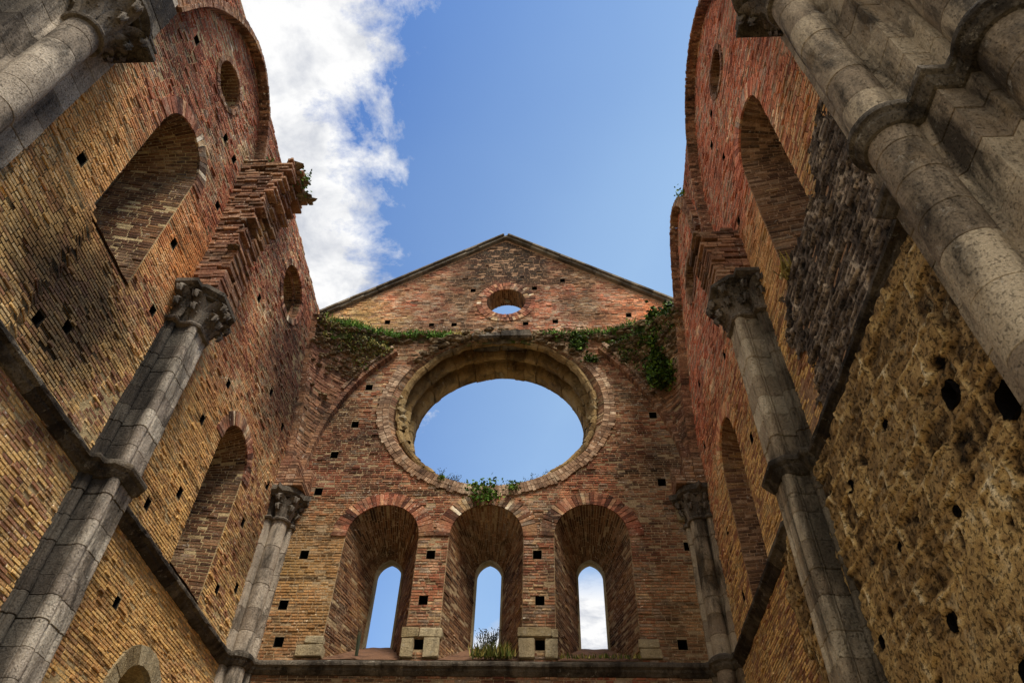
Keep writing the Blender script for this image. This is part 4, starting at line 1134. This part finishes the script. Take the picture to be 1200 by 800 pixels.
lowc = wmath('MULTIPLY', lowm.outputs[0], gate.outputs[0])
g2 = wn('ShaderNodeMapRange'); link(py, g2.inputs[0]); g2.inputs[1].default_value = 1.35; g2.inputs[2].default_value = 1.1
cover = wmath('MAXIMUM', wmath('MULTIPLY', cov.outputs[0], g2.outputs[0]), lowc, True)
# veil of thin haze in the open blue
veil = wn('ShaderNodeMapRange'); link(wnoise(1.5, 4, .5, (3, 3, 0)), veil.inputs[0]); veil.inputs[1].default_value = .3; veil.inputs[2].default_value = .8; veil.inputs[3].default_value = .03; veil.inputs[4].default_value = .16
shade = wn('ShaderNodeValToRGB'); link(wnoise(9, 9, .62, (2.36, .96, 0), .25), shade.inputs[0])
K = 1/SKY_STRENGTH
e = shade.color_ramp.elements
e[0].position = .32; e[0].color = (.58, .61, .68, 1); e[1].position = .56; e[1].color = (1.0, 1.0, 1.0, 1)
cl = wn('ShaderNodeMix'); cl.data_type = 'RGBA'; cl.blend_type = 'MULTIPLY'; cl.inputs[0].default_value = 1.0
link(shade.outputs[0], cl.inputs[6]); cl.inputs[7].default_value = (K, K, K, 1)
tint = wn('ShaderNodeMix'); tint.data_type = 'RGBA'; tint.blend_type = 'MULTIPLY'; tint.inputs[0].default_value = 1.0
link(sky.outputs[0], tint.inputs[6]); tint.inputs[7].default_value = (.33, .76, 1.40, 1)
m1 = wn('ShaderNodeMix'); m1.data_type = 'RGBA'; vg = wn('ShaderNodeMapRange'); link(wmath('ADD', px, wmath('MULTIPLY', py, .35)), vg.inputs[0]); vg.inputs[1].default_value = -.2; vg.inputs[2].default_value = .42; vg.inputs[3].default_value = 0; vg.inputs[4].default_value = .62
link(wmath('ADD', veil.outputs[0], vg.outputs[0], True), m1.inputs[0]); link(tint.outputs[2], m1.inputs[6]); m1.inputs[7].default_value = (.44*K, .66*K, .92*K, 1)
m2 = wn('ShaderNodeMix'); m2.data_type = 'RGBA'; link(cover, m2.inputs[0]); link(m1.outputs[2], m2.inputs[6]); link(cl.outputs[2], m2.inputs[7])
link(m2.outputs[2], bg.inputs[0]); link(bg.outputs[0], out.inputs[0])

sun = bpy.data.lights.new('sun', 'SUN'); sun.energy = 5.0; sun.angle = math.radians(16); sun.color = (1, .94, .84)
so = bpy.data.objects.new('sun', sun); COL.objects.link(so)
sd = Vector((math.cos(SUN_EL)*math.sin(SUN_AZ), math.cos(SUN_EL)*math.cos(SUN_AZ), math.sin(SUN_EL)))   # towards the sun
so.rotation_euler = (-sd).to_track_quat('-Z', 'Y').to_euler()

# ================================================================== CAMERA
f_, yaw, pit, roll = 852.4, -.0703158, .8217758, .0374760
fw = Vector((math.sin(yaw)*math.cos(pit), math.cos(yaw)*math.cos(pit), math.sin(pit)))
r0 = Vector((math.cos(yaw), -math.sin(yaw), 0)); u0 = r0.cross(fw)
rx = r0*math.cos(roll)+u0*math.sin(roll); ux = -r0*math.sin(roll)+u0*math.cos(roll)
cam = bpy.data.cameras.new('camera'); cam.sensor_width = 36; cam.lens = f_/1200*36; cam.clip_end = 5000; cam.clip_start = .05
co = bpy.data.objects.new('camera', cam); COL.objects.link(co)
mt = Matrix.Identity(4)
for i in range(3): mt[i][0] = rx[i]; mt[i][1] = ux[i]; mt[i][2] = -fw[i]
co.matrix_world = mt
scene.camera = co
scene.view_settings.view_transform = 'Standard'; scene.view_settings.look = 'None'; scene.view_settings.exposure = 0; scene.view_settings.gamma = 1
scene.cycles.max_bounces = 6; scene.cycles.diffuse_bounces = 4
